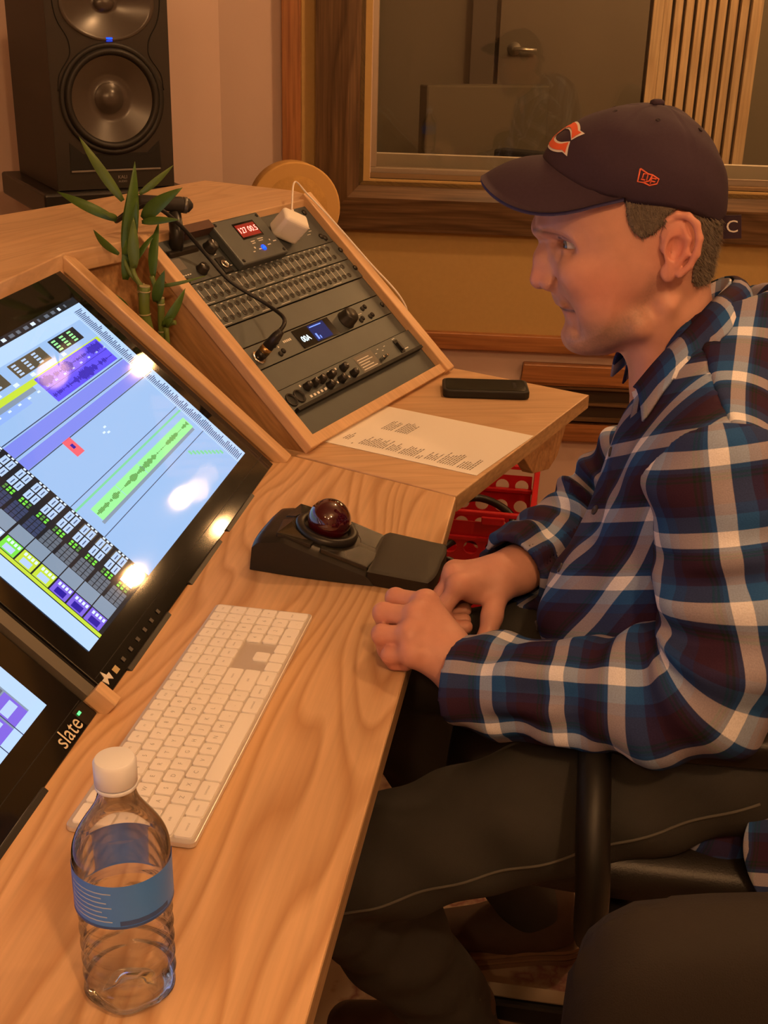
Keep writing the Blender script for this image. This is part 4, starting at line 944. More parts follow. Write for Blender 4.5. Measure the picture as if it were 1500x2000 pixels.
# ------------------------------------------------------------------ red crate below the desk
def hole_panel(m, F, a0, a1, b0, b1, na, nb, r, th, mi=0, n=16):
    ca, cb = (a1 - a0) / na, (b1 - b0) / nb
    for i in range(na):
        for j in range(nb):
            cx, cy = a0 + ca * (i + .5), b0 + cb * (j + .5); inn, out = [], []
            for k in range(n):
                t_ = 2 * math.pi * (k + .5) / n; c, s_ = math.cos(t_), math.sin(t_); q_ = max(abs(c) / (ca / 2), abs(s_) / (cb / 2))
                inn.append((cx + r * c, cy + r * s_)); out.append((cx + c / q_, cy + s_ / q_))
            for z_, sg in ((0, 1), (th, -1)):
                o = [F(*p, z_) for p in inn] + [F(*p, z_) for p in out]
                m.add(o, [((k, (k + 1) % n, n + (k + 1) % n, n + k))[::sg] for k in range(n)], mi)
                # corner gaps of the cell
                for sx_, sy_ in ((1, 1), (-1, 1), (-1, -1), (1, -1)):
                    cpt = (cx + sx_ * ca / 2, cy + sy_ * cb / 2)
                    near = sorted(range(n), key=lambda k: (out[k][0] - cpt[0]) ** 2 + (out[k][1] - cpt[1]) ** 2)[:2]
                    m.add([F(*cpt, z_), F(*out[near[0]], z_), F(*out[near[1]], z_)], [(0, 1, 2)], mi)
            m.add([F(*p, 0) for p in inn] + [F(*p, th) for p in inn], [(k, n + k, n + (k + 1) % n, (k + 1) % n) for k in range(n)], mi)
cr = thing('milk_crate', 'red plastic crate with round holes on the floor under the desk corner', 'crate', (-0.07, 2.79, 0))
M_red = mat('crate_red', (0.52, 0.012, 0.022), .38, noise=.08, nscale=10)
CX0, CX1, CY0, CY1, CZ = -0.245, 0.100, 2.62, 2.965, zz(-.45)
m = MB()
FR = Frame((CX0 + .012, CY0 + .010, 0), (1, 0, 0), (0, 0, 1)); hole_panel(m, FR, .008, .313, .04, CZ - .075, 6, 4, .0175, -.004)
FRb = Frame((CX0 + .012, CY1 - .010, 0), (1, 0, 0), (0, 0, 1)); hole_panel(m, FRb, .008, .313, .04, CZ - .03, 6, 4, .0175, -.004)
FL = Frame((CX1 - .012, CY0 + .012, 0), (0, 1, 0), (0, 0, 1)); hole_panel(m, FL, .008, .313, .04, CZ - .03, 6, 4, .0175, -.004)
FL2 = Frame((CX0 + .012, CY0 + .012, 0), (0, 1, 0), (0, 0, 1)); hole_panel(m, FL2, .008, .313, .04, CZ - .03, 6, 4, .0175, .004)
m.box(WORLD, CX0 + .012, CX1 - .012, CY0 + .010, CY0 + .014, CZ - .075, CZ - .03)
m.box(WORLD, CX0 + .012, CX1 - .012, CY0 + .01, CY1 - .01, .025, .032)
m.build('shell', M_red, cr)
for z0, z1, o in ((CZ - .012, CZ, 0), (CZ - .078, CZ - .066, .002), (.02, .04, .004)):
    a0, a1, b0, b1 = CX0 + o, CX1 - o, CY0 + o, CY1 - o; m = MB()
    n_ = 4; op = [(a0, b0), (a1, b0), (a1, b1), (a0, b1)]; ip = [(a0 + .014, b0 + .014), (a1 - .014, b0 + .014), (a1 - .014, b1 - .014), (a0 + .014, b1 - .014)]
    P_ = [(*p, z_) for z_ in (z0, z1) for q_ in (op, ip) for p in q_]
    m.add(P_, [f for i in range(4) for j in ((i + 1) % 4,) for f in ((i, j, 8 + j, 8 + i), (4 + j, 4 + i, 12 + i, 12 + j), (8 + i, 8 + j, 12 + j, 12 + i), (j, i, 4 + i, 4 + j))])
    m.build('rim', M_red, cr, bevel=.003)
MB().box(WORLD, CX1 - .125, CX1 - .07, CY0 - .006, CY0 + .006, CZ - .030, CZ - .010).build('clip', M_red, cr, bevel=.003)
for x in (CX0 + .002, CX1 - .016):
    for y in (CY0 + .002, CY1 - .016): MB().box(WORLD, x, x + .014, y, y + .014, 0.0, CZ).build('corner_post', M_red, cr, bevel=.003)
gear = tag(MB().tube(smooth_path([(-.2, 2.75, .06), (-.1, 2.85, .12), (0, 2.76, .16), (.04, 2.84, .20), (-.06, 2.88, .23), (-.17, 2.78, .2), (-.12, 2.70, .14), (.02, 2.7, .1)], 8), .010, n=8).build('coiled_cable', M_black), 'black coiled cable inside the red crate', 'cable')
# rug
M_rug = mat('rug_pile', (.30, .17, .13), .95)
nt = M_rug.node_tree; b_ = nt.nodes['Principled BSDF']; tc = nt.nodes.new('ShaderNodeTexCoord')
v1 = nt.nodes.new('ShaderNodeTexVoronoi'); v1.inputs['Scale'].default_value = 9; n1 = nt.nodes.new('ShaderNodeTexNoise'); n1.inputs['Scale'].default_value = 22; n1.inputs['Detail'].default_value = 5
ad = nt.nodes.new('ShaderNodeMath'); ad.operation = 'ADD'; rp = nt.nodes.new('ShaderNodeValToRGB')
nt.links.new(tc.outputs['Object'], v1.inputs['Vector']); nt.links.new(tc.outputs['Object'], n1.inputs['Vector']); nt.links.new(v1.outputs['Distance'], ad.inputs[0]); nt.links.new(n1.outputs['Fac'], ad.inputs[1])
e = rp.color_ramp.elements; e[0].position = .5; e[0].color = (.14, .055, .05, 1); e[1].position = 1.1; e[1].color = (.44, .33, .24, 1); x = e.new(.72); x.color = (.40, .29, .21, 1); x = e.new(.85); x.color = (.22, .10, .085, 1)
nt.links.new(ad.outputs[0], rp.inputs[0]); nt.links.new(rp.outputs[0], b_.inputs['Base Color'])
tag(MB().box(WORLD, -.75, 1.9, .3, 2.45, .0, .008).build('rug', M_rug), 'faded red and beige patterned rug on the floor under the chair', 'rug')
# ------------------------------------------------------------------ sculpting tools for the figure
class Vol:
    """signed-distance volume; shapes are blended in and the skin is pulled out as one mesh"""
    def __init__(s, lo, hi, h):
        s.lo = V(*lo); s.h = h; s.n = (np.ceil((V(*hi) - s.lo) / h).astype(int) + 1); s.f = np.full(s.n, 1.0, np.float32)
        s.ax = [s.lo[i] + h * np.arange(s.n[i]) for i in range(3)]
    def block(s, lo, hi, m):
        i0 = np.maximum(0, np.floor((np.array(lo) - m - s.lo) / s.h).astype(int)); i1 = np.minimum(s.n, np.ceil((np.array(hi) + m - s.lo) / s.h).astype(int) + 1)
        if np.any(i1 <= i0): return None, None
        sl = tuple(slice(a, b) for a, b in zip(i0, i1))
        return sl, np.meshgrid(*[s.ax[i][sl[i]] for i in range(3)], indexing='ij')
    def put(s, sl, d, k, op):
        a = s.f[sl]
        if op == 'u':
            h = np.maximum(k - np.abs(a - d), 0) / max(k, 1e-6); s.f[sl] = np.minimum(a, d) - h * h * k * .25
        else:
            d = -d; h = np.maximum(k - np.abs(a - d), 0) / max(k, 1e-6); s.f[sl] = np.maximum(a, d) + h * h * k * .25
    def cap(s, a, b, ra, rb=None, k=.01, op='u'):
        rb = ra if rb is None else rb; a = V(*a); b = V(*b); R = max(ra, rb)
        sl, g = s.block(np.minimum(a, b) - R, np.maximum(a, b) + R, k + 3 * s.h)
        if sl is None: return s
        d = b - a; L2 = d @ d + 1e-12
        t = np.clip(((g[0] - a[0]) * d[0] + (g[1] - a[1]) * d[1] + (g[2] - a[2]) * d[2]) / L2, 0, 1)
        q = np.sqrt((g[0] - a[0] - t * d[0]) ** 2 + (g[1] - a[1] - t * d[1]) ** 2 + (g[2] - a[2] - t * d[2]) ** 2) - (ra + (rb - ra) * t)
        s.put(sl, q, k, op); return s
    def chain(s, pts, rs, k=.006, op='u'):
        for i in range(len(pts) - 1): s.cap(pts[i], pts[i + 1], rs[i], rs[i + 1], k, op)
        return s
    def ell(s, c, r, k=.01, op='u', R=None):
        c = V(*c); r = V(*r); M_ = r.max()
        sl, g = s.block(c - (M_ if R is not None else r), c + (M_ if R is not None else r), k + 3 * s.h)
        if sl is None: return s
        x, y, z = (g[i] - c[i] for i in range(3))
        if R is not None: x, y, z = (R[0][0] * x + R[0][1] * y + R[0][2] * z, R[1][0] * x + R[1][1] * y + R[1][2] * z, R[2][0] * x + R[2][1] * y + R[2][2] * z)
        k0 = np.sqrt((x / r[0]) ** 2 + (y / r[1]) ** 2 + (z / r[2]) ** 2) + 1e-9; k1 = np.sqrt((x / r[0] ** 2) ** 2 + (y / r[1] ** 2) ** 2 + (z / r[2] ** 2) ** 2) + 1e-9
        s.put(sl, k0 * (k0 - 1) / k1, k, op); return s
    def mesh(s):
        f = s.f; S = f < 0; n = f.shape
        c = np.zeros([d - 1 for d in n], np.int8)
        for i in (0, 1):
            for j in (0, 1):
                for k in (0, 1): c += S[i:n[0] - 1 + i, j:n[1] - 1 + j, k:n[2] - 1 + k]
        act = (c > 0) & (c < 8); idx = np.argwhere(act); N = len(idx)
        acc = np.zeros((N, 3)); cnt = np.zeros(N)
        cor = [(i, j, k) for i in (0, 1) for j in (0, 1) for k in (0, 1)]
        for p in cor:
            for ax in range(3):
                if p[ax]: continue
                q = list(p); q[ax] = 1
                f0 = f[tuple((idx + p).T)]; f1 = f[tuple((idx + q).T)]; m = (f0 < 0) != (f1 < 0)
                t = np.where(m, f0 / np.where(m, f0 - f1, 1), 0)
                pos = np.tile(V(*p), (N, 1)); pos[:, ax] += t
                acc += pos * m[:, None]; cnt += m
        v = s.lo + s.h * (idx + acc / cnt[:, None])
        num = np.full(act.shape, -1, np.int64); num[act] = np.arange(N)
        F = []
        for ax in range(3):
            o1, o2 = (ax + 1) % 3, (ax + 2) % 3
            sl0 = [slice(None)] * 3; sl1 = [slice(None)] * 3; sl0[ax] = slice(0, -1); sl1[ax] = slice(1, None)
            A, B = S[tuple(sl0)], S[tuple(sl1)]
            e = np.argwhere(A != B)
            e = e[(e[:, o1] > 0) & (e[:, o2] > 0) & (e[:, o1] < n[o1] - 1) & (e[:, o2] < n[o2] - 1)]
            if not len(e): continue
            ins = A[tuple(e.T)]
            def cell(d1, d2): q = e.copy(); q[:, o1] += d1; q[:, o2] += d2; return num[tuple(q.T)]
            qd = np.stack([cell(-1, -1), cell(0, -1), cell(0, 0), cell(-1, 0)], 1)
            qd[~ins] = qd[~ins][:, ::-1]; F.append(qd)
        return v, np.concatenate(F)
    def sample(s, P):
        """trilinear distance at points"""
        q = (P - s.lo) / s.h; i = np.clip(np.floor(q).astype(int), 0, np.array(s.n) - 2); t = q - i; out = 0
        for a in (0, 1):
            for b in (0, 1):
                for c in (0, 1):
                    w_ = (t[:, 0] if a else 1 - t[:, 0]) * (t[:, 1] if b else 1 - t[:, 1]) * (t[:, 2] if c else 1 - t[:, 2])
                    out = out + w_ * s.f[i[:, 0] + a, i[:, 1] + b, i[:, 2] + c]
        return out
def relax(v, F, it=2, lam=.5):
    e = np.concatenate([F[:, [0, 1]], F[:, [1, 2]], F[:, [2, 3]], F[:, [3, 0]]])
    for _ in range(it):
        acc = np.zeros_like(v); cnt = np.zeros(len(v))
        for a, b in ((0, 1), (1, 0)):
            np.add.at(acc, e[:, a], v[e[:, b]]); np.add.at(cnt, e[:, a], 1)
        v = v + lam * (acc / np.maximum(cnt, 1)[:, None] - v)
    return v
def poly_sd(poly, A, C):
    """signed distance to a closed outline, positive inside"""
    P = np.array(poly); d2 = np.full(A.shape, 1e9); ins = np.zeros(A.shape, bool)
    for i in range(len(P)):
        a, b = P[i], P[(i + 1) % len(P)]; e = b - a
        t = np.clip(((A - a[0]) * e[0] + (C - a[1]) * e[1]) / (e @ e + 1e-12), 0, 1)
        d2 = np.minimum(d2, (A - a[0] - t * e[0]) ** 2 + (C - a[1] - t * e[1]) ** 2)
        if a[1] != b[1]:
            cr_ = ((a[1] > C) != (b[1] > C)) & (A < (b[0] - a[0]) * (C - a[1]) / (b[1] - a[1]) + a[0]); ins ^= cr_
    return np.where(ins, np.sqrt(d2), -np.sqrt(d2))
def smooth_closed(poly, k=6):
    P = [V(*p) for p in poly]; n = len(P); out = []
    for i in range(n):
        a, b, c, d = P[i - 1], P[i], P[(i + 1) % n], P[(i + 2) % n]
        for q in range(k):
            t = q / k; out.append(0.5 * ((2 * b) + (c - a) * t + (2 * a - 5 * b + 4 * c - d) * t * t + (3 * b - a - 3 * c + d) * t ** 3))
    return out
def vmesh(name, v, F, mats, parent, col=None, smooth=True, uv=None):
    off = wloc(parent); me = bpy.data.meshes.new(name)
    me.from_pydata((v - off).tolist(), [], F.tolist() if isinstance(F, np.ndarray) else F)
    for m in (mats if isinstance(mats, (list, tuple)) else [mats]): me.materials.append(m)
    me.polygons.foreach_set('use_smooth', [smooth] * len(me.polygons))
    if col is not None:
        at = me.color_attributes.new('tint', 'FLOAT_COLOR', 'POINT'); at.data.foreach_set('color', np.concatenate([col, np.ones((len(col), 1))], 1).ravel().astype(np.float32))
    if uv is not None:
        ul = me.uv_layers.new(name='cloth'); ul.data.foreach_set('uv', uv.ravel().astype(np.float32))
    me.update(); o = bpy.data.objects.new(name, me); COL.objects.link(o); o.parent = parent
    return o

# ------------------------------------------------------------------ the seated person
HO = V(.198, 1.307, zz(.428))
def hw(p):
    p = np.atleast_2d(np.asarray(p, float)); return np.stack([HO[0] - p[:, 0], HO[1] - p[:, 1], HO[2] + p[:, 2]], 1)      # head space: forward, left, up -> world
def h1(*p): return hw([p])[0]
person = thing('person', 'person in a dark cap and plaid flannel shirt seated at the desk facing the screens', 'person', (0.33, 1.22, 0))
# skin material: tint attribute times fine mottling
M_skin = mat('skin', (.6, .35, .28), .48, sss=.12, bump=.12, bscale=900)
nt = M_skin.node_tree; b_ = nt.nodes['Principled BSDF']; at = nt.nodes.new('ShaderNodeAttribute'); at.attribute_name = 'tint'
n1 = nt.nodes.new('ShaderNodeTexNoise'); n1.inputs['Scale'].default_value = 55; n1.inputs['Detail'].default_value = 5
mr = nt.nodes.new('ShaderNodeMapRange'); mr.inputs[3].default_value = .86; mr.inputs[4].default_value = 1.14; vm = nt.nodes.new('ShaderNodeVectorMath'); vm.operation = 'SCALE'
tc = nt.nodes.new('ShaderNodeTexCoord'); nt.links.new(tc.outputs['Object'], n1.inputs['Vector'])
nt.links.new(n1.outputs['Fac'], mr.inputs[0]); nt.links.new(at.outputs['Color'], vm.inputs[0]); nt.links.new(mr.outputs[0], vm.inputs['Scale']); nt.links.new(vm.outputs[0], b_.inputs['Base Color'])
SKIN = V(.62, .335, .255)

def build_head():
    vol = Vol((-.15, -.105, -.27), (.12, .105, .135), .0017)
    prof = [(.104, .05), (.1038, .032), (.1030, .0193), (.1008, .0109), (.0948, .002), (.0895, -.006), (.0868, -.03), (.0838, -.05), (.0808, -.060), (.0782, -.0665), (.0742, -.0722), (.0690, -.0757), (.0668, -.0796), (.0640, -.087), (.0638, -.0965), (.0632, -.105), (.0598, -.113), (.053, -.1195), (.044, -.1238), (.0328, -.1258), (.0106, -.1235), (-.012, -.108), (-.030, -.088), (-.052, -.068), (-.072, -.048), (-.0815, -.02), (-.0860, .01), (-.0865, .04), (-.080, .072), (-.062, .098), (-.03, .117), (.02, .118), (.058, .100), (.088, .078)]
    A, C = np.meshgrid(vol.ax[0], vol.ax[2], indexing='ij')
    d = poly_sd(smooth_closed(prof, 5), A, C)
    W = np.interp(C, [-.13, -.115, -.09, -.06, -.03, 0, .05, .1, .13], [.040, .047, .058, .0645, .069, .0715, .0755, .072, .06])
    W = W - .010 * np.clip((A - .02) / .08, 0, 1) * np.clip((.02 - C) / .06, 0, 1)
    Rr = np.interp(C, [-.13, -.1, -.05, 0, .1], [.058, .062, .070, .072, .075])
    ex_ = np.interp(C, [-.135, -.11, -.08, -.055, -.025, .0], [.55, .70, .84, .80, .62, .5]); ex_ = np.where(A > .0, ex_, .5 + (ex_ - .5) * np.clip((A + .06) / .06, 0, 1))
    w_ = W * np.clip(1 - (1 - np.clip(d / Rr, 0, 1)) ** 2, 0, 1) ** ex_
    B = np.abs(vol.ax[1])[None, :, None]
    vol.f = np.where(d[:, None, :] > 0, (B - w_[:, None, :]) * .72, np.sqrt(np.minimum(d, 0)[:, None, :] ** 2 + B ** 2)).astype(np.float32)
    # neck, nape and throat cords
    vol.chain([(-.038, 0, -.03), (-.046, 0, -.09), (-.072, 0, -.16), (-.090, 0, -.26)], [.045, .048, .0545, .063], .014)
    for s in (-1, 1):
        vol.cap((-.040, s * .052, -.055), (-.030, s * .016, -.185), .0105, .010, .014)
        vol.cap((.040, s * .018, -.106), (-.012, s * .053, -.078), .012, .013, .02)
        vol.ell((.050, s * .046, -.030), (.022, .016, .018), .022)                     # cheekbone
        vol.ell((.030, s * .040, -.060), (.022, .017, .024), .02)                      # cheek
        vol.chain([(.0958, s * .005, .0085), (.089, s * .028, .0115), (.058, s * .0515, .0085)], [.0085, .0085, .0075], .012)   # brow ridge
    vol.ell((.047, 0, -.105), (.0155, .019, .0155), .014)                              # chin
    for s in (-1, 1): vol.ell((.0920, s * .0440, -.0025), (.0340, .0270, .0130), .011, 's')   # eye sockets
    vol.chain([(.0885, 0, -.002), (.0925, 0, -.022), (.0935, 0, -.046)], [.0068, .0085, .0112], .008)
    for s in (-1, 1):
        vol.cap((.0835, s * .007, -.012), (.0800, s * .0105, -.044), .0075, .010, .010)
        vol.ell((.0795, s * .0125, -.0480), (.0115, .0078, .0088), .005)
        vol.ell((.0870, s * .0066, -.0590), (.0060, .0038, .0055), .002, 's')
        vol.cap((.0745, s * .0205, -.0400), (.0765, s * .0215, -.0540), .0014, .0014, .006, 's')
        vol.chain([(.0790, s * .0200, -.056), (.0670, s * .0235, -.066), (.0560, s * .0310, -.080), (.0510, s * .0320, -.094)], [.0016, .0024, .0024, .0010], .011, 's')
    vol.ell((.0655, 0, -.0700), (.0070, .021, .0046), .007)
    vol.ell((.0560, 0, -.0820), (.0080, .0190, .0060), .008)
    for s in (-1, 1): vol.chain([(.0735, 0, -.0758), (.0655, s * .015, -.0752), (.0500, s * .0290, -.0728)], [.0014, .0024, .0030], .003, 's')
    vol.cap((.072, -.012, -.0905), (.072, .012, -.0905), .006, .006, .010, 's')
    # lids over the eyeball
    for s in (-1, 1):
        vol.ell((.0590, s * .031, -.0010), (.0143, .0143, .0130), .004)
        vol.chain([(.0755, s * .0175, -.0020), (.0745, s * .026, .0052), (.0690, s * .035, .0058), (.0560, s * .0455, .0012)], [.0016, .0026, .0028, .0020], .003)
        vol.chain([(.0755, s * .0180, -.0035), (.0730, s * .027, -.0075), (.0670, s * .036, -.0072), (.0560, s * .0455, -.0012)], [.0020, .0028, .0030, .0022], .004)
        vol.ell((.0600, s * .0360, -.0150), (.0105, .0120, .0075), .006)
        vol.ell((.0705, s * .0205, -.0150), (.0100, .0090, .0105), .007)
        vol.ell((.0675, s * .0330, -.0012), (.0170, .0100, .0040), .0015, 's', R=[[-.62, s * .78, 0], [.78, s * .62, 0], [0, 0, 1]])
        vol.chain([(.0740, s * .022, .0105), (.0690, s * .034, .0108), (.0570, s * .046, .0055)], [.0008, .0012, .0008], .006, 's')      # fold above the lid
        vol.chain([(.0690, s * .034, -.0185), (.0580, s * .045, -.0135)], [.0010, .0008], .008, 's')      # bag below the eye
        for k_, (c1, c2) in enumerate(((.004, .010), (-.002, -.004), (-.006, -.014))): vol.cap((.049, s * .0515, c1), (.036, s * .060, c2), .0008, .0005, .005, 's')   # crow's feet
    base = vol.f.copy()
    # ears
    for s in (-1, 1):
        bt_ = lambda a, c, o=0.0: (a, s * (.0725 + .26 * (-.0285 - a) + o), c)
        ph_ = [(-.0300, .0060), (-.0268, .0200), (-.0290, .0345), (-.0370, .0410), (-.0475, .0405), (-.0560, .0335), (-.0605, .0200), (-.0595, .0050), (-.0540, -.0080), (-.0460, -.0170)]
        vol.ell(bt_(-.042, .012, .001), (.0155, .0042, .0270), .004, R=rotz(s * -.26))
        vol.ell(bt_(-.0355, -.0165, .001), (.0085, .0050, .0100), .006)
        vol.chain([bt_(a, c, .004) for a, c in ph_], [.0030, .0032, .0034, .0036, .0037, .0038, .0038, .0036, .0034, .0036], .0025)
        vol.ell(bt_(-.0385, .0085, .0060), (.0080, .0050, .0115), .003, 's')
        vol.chain([bt_(a, c, .0030) for a, c in ((-.0440, .0300), (-.0505, .0180), (-.0500, .0050), (-.0430, -.0080))], [.0022, .0028, .0030, .0030], .004)
        vol.ell(bt_(-.0285, .0085, .0035), (.0045, .0030, .0055), .004)
    v, F = vol.mesh()
    v = relax(v, F, 1, .4)
    # tint
    a, b, c = v[:, 0], np.abs(v[:, 1]), v[:, 2]
    col = np.tile(SKIN, (len(v), 1))
    def g(ca, cb, cc, ra, rb, rc): return np.exp(-(((a - ca) / ra) ** 2 + ((b - cb) / rb) ** 2 + ((c - cc) / rc) ** 2))
    red = np.clip(g(-.045, .08, .01, .025, .02, .04) * 1.0 + g(.095, 0, -.045, .016, .02, .018) * .7 + g(.03, .06, -.04, .04, .03, .03) * .6 + g(-.04, .05, -.13, .05, .04, .05) * .35, 0, 1)
    col = col * (1 + red[:, None] * V(.06, -.20, -.16))
    q = np.random.default_rng(2).random(len(v))
    jaw = poly_sd([(.064, -.074), (.056, -.090), (.040, -.078), (.018, -.070), (-.008, -.045), (-.020, -.020), (-.030, -.028), (-.026, -.070), (0, -.112), (.02, -.135), (.05, -.135), (.07, -.11)], a, c)
    st = np.clip(jaw / .016 + .25, 0, 1) * np.clip((b - .004) / .02, .35, 1) * (.62 + .38 * np.exp(-((a - .012) / .022) ** 2 - ((c + .085) / .03) ** 2) + .35 * (q - .5))
    up = np.clip(1 - np.abs(c + .066) / .008, 0, 1) * np.clip((.032 - b) / .01, 0, 1) * (a > .055)
    col = col * (1 - np.clip(st * .72 + up * .35, 0, 1)[:, None] * V(.62, .52, .50))
    brow = np.clip(1 - np.abs(c - (.0085 + .10 * (b - .02) * (b < .035) - .18 * (b - .035) * (b > .035))) / .0042, 0, 1) * (b > .008) * np.clip((.056 - b) / .01, 0, 1) * (a > .05)
    col = col * (1 - .55 * brow[:, None])
    lip = np.clip(1 - np.abs(c + .077) / .0085, 0, 1) * np.clip((.024 - b) / .01, 0, 1) * (a > .05)
    col = col * (1 + lip[:, None] * V(-.04, -.20, -.14))
    lash = np.exp(-(((c - (.0040 - .22 * np.clip(b - .030, 0, 1))) / .0012) ** 2)) * (b > .018) * (b < .048) * (a > .050) * (a < .0775); col = col * (1 - .8 * lash[:, None])
    mth = np.exp(-(((c - (-.0755 + .19 * np.clip(b - .013, 0, 1))) / .0016) ** 2)) * (b < .031) * (a > .046); col = col * (1 - .75 * mth[:, None])  # mouth line: shade of the crease put into the tint
    und = g(.07, .033, -.013, .02, .016, .007); col = col * (1 - .22 * und[:, None])
    return vol, base, v, F, col
HV, HBASE, hv, hF, hcol = build_head()

def hand_mesh(spec, lo, hi, arm):
    vol = Vol(lo, hi, .0019)
    w_ = spec['wrist']
    for nm in ('I', 'M', 'R', 'P'):
        pts = spec[nm]; r0 = {'I': .0100, 'M': .0104, 'R': .0098, 'P': .0085}[nm]
        vol.cap(w_[nm], pts[0], .0135, .0125, .012)
        vol.cap(w_['c'], pts[0], .0180, .0105, .012)
        vol.chain(pts, [r0 * 1.12, r0 * 1.06, r0 * .97, r0 * .86], .0035)
        vol.ell(pts[1], (r0 * 1.06,) * 3, .004)
        vol.ell(V(*pts[0]) + V(*spec['back']) * .003, (r0 * 1.2,) * 3, .008)
    vol.ell(spec['pad'], (.024, .022, .015), .014)
    vol.chain(spec['T'], [.0155, .0118, .0105, .0090], .008)
    vol.chain(arm, [.0265, .0275, .030], .014)
    # tendons on the back of the hand
    for nm in ('I', 'M', 'R'):
        a_ = V(*spec['wrist']['c']); p_ = V(*spec[nm][0]); bk = V(*spec['back'])
        vol.cap(a_ * .55 + p_ * .45 + bk * .0125, p_ + bk * .0085, .0016, .0024, .006)
    # creases behind each bent knuckle
    v, F = vol.mesh(); v = relax(v, F, 1, .4)
    col = np.tile(SKIN * V(1.0, .95, .95), (len(v), 1))
    for nm in ('I', 'M', 'R', 'P'):
        for k in (0, 1, 2):
            d = np.linalg.norm(v - V(*spec[nm][k]), axis=1); col *= (1 - .16 * np.exp(-(d / .012) ** 2))[:, None] ** V(.3, 1.3, 1.3)
    # nails at the finger tips
    return v, F, col
Zt = lambda x, y, z: (x, y, zz(z))
LH = dict(back=(.1, -.62, .78),
          wrist=dict(c=Zt(.043, 1.112, .022), I=Zt(.042, 1.126, .036), M=Zt(.042, 1.116, .030), R=Zt(.043, 1.105, .020), P=Zt(.045, 1.096, .010)),
          I=[Zt(.013, 1.146, .060), Zt(-.022, 1.163, .054), Zt(-.018, 1.172, .030), Zt(-.001, 1.167, .021)],
          M=[Zt(.006, 1.126, .053), Zt(-.031, 1.137, .048), Zt(-.027, 1.143, .022), Zt(-.008, 1.141, .012)],
          R=[Zt(.003, 1.107, .040), Zt(-.029, 1.115, .034), Zt(-.024, 1.119, .013), Zt(-.005, 1.117, .0095)],
          P=[Zt(.008, 1.093, .026), Zt(-.017, 1.099, .019), Zt(-.013, 1.102, .0095), Zt(.000, 1.101, .0085)],
          pad=Zt(.020, 1.120, .030), T=[Zt(.040, 1.128, .030), Zt(.018, 1.160, .040), Zt(.000, 1.178, .036), Zt(-.014, 1.176, .018)])
RH = dict(back=(-.55, -.45, .70),
          wrist=dict(c=Zt(.083, 1.304, .024), I=Zt(.080, 1.292, .026), M=Zt(.078, 1.302, .028), R=Zt(.078, 1.312, .024), P=Zt(.082, 1.320, .018)),
          I=[Zt(.038, 1.266, .024), Zt(.020, 1.251, -.002), Zt(.033, 1.246, -.022), Zt(.050, 1.250, -.020)],
          M=[Zt(.031, 1.288, .026), Zt(.013, 1.275, -.003), Zt(.026, 1.268, -.026), Zt(.046, 1.270, -.022)],
          R=[Zt(.030, 1.309, .021), Zt(.015, 1.300, -.006), Zt(.027, 1.293, -.027), Zt(.045, 1.293, -.020)],
          P=[Zt(.035, 1.327, .012), Zt(.022, 1.321, -.009), Zt(.033, 1.316, -.025), Zt(.047, 1.314, -.018)],
          pad=Zt(.060, 1.288, .010), T=[Zt(.082, 1.282, .012), Zt(.080, 1.252, -.004), Zt(.076, 1.234, -.026), Zt(.072, 1.226, -.045)])
lv, lF, lcol = hand_mesh(LH, Zt(-.06, 1.04, -.06), Zt(.16, 1.22, .10), [Zt(.043, 1.110, .018), Zt(.068, 1.095, .004), Zt(.14, 1.07, .02)])
rv, rF, rcol = hand_mesh(RH, Zt(-.02, 1.19, -.08), Zt(.17, 1.44, .09), [Zt(.084, 1.303, .022), Zt(.103, 1.326, .024), Zt(.150, 1.393, .029)])
# joints
shL, elL, wrL = V(*Zt(.290, 1.068, .258)), V(*Zt(.312, 1.018, .068)), V(*Zt(.064, 1.093, -.002))
shR, elR, wrR = V(*Zt(.310, 1.440, .235)), V(*Zt(.200, 1.468, .038)), V(*Zt(.098, 1.318, .022))
def bent(a, b, c, r=.095, n=9):
    """arm path with a rounded elbow"""
    u1, u2 = nrm(a - b), nrm(c - b); p, q_ = b + u1 * r, b + u2 * r
    return [a] + [p * (1 - t) ** 2 + (b * 1.0) * 2 * t * (1 - t) + q_ * t * t for t in np.linspace(0, 1, n)] + [c]
core = Vol(Zt(.02, .92, -.36), Zt(.60, 1.58, .42), .012)
core.ell(Zt(.31, 1.25, .18), (.10, .15, .15), .03).ell(Zt(.29, 1.205, .02), (.115, .14, .15), .03).ell(Zt(.35, 1.20, -.13), (.12, .15, .10), .03)
core
for j_ in (bent(shL, elL + nrm(elL * 2 - shL - wrL) * .020, wrL), bent(shR, elR + nrm(elR * 2 - shR - wrR) * .016, wrR)): core.chain(j_[:-1] + [j_[-2] * .75 + j_[-1] * .25], [.034] * len(j_), .02)
core.cap(Zt(.295, 1.30, .30), Zt(.31, 1.26, .2), .055, .08, .03)
cv, cF = core.mesh()
allv = np.concatenate([hw(hv), lv, rv, cv]); o1, o2, o3 = len(hv), len(hv) + len(lv), len(hv) + len(lv) + len(rv)
allF = np.concatenate([hF, lF + o1, rF + o2, cF + o3])
allF[:len(hF)] = allF[:len(hF)][:, ::1]
body = vmesh('body', allv, allF, M_skin, person, np.concatenate([hcol, lcol, rcol, np.tile(SKIN, (len(cv), 1))]))
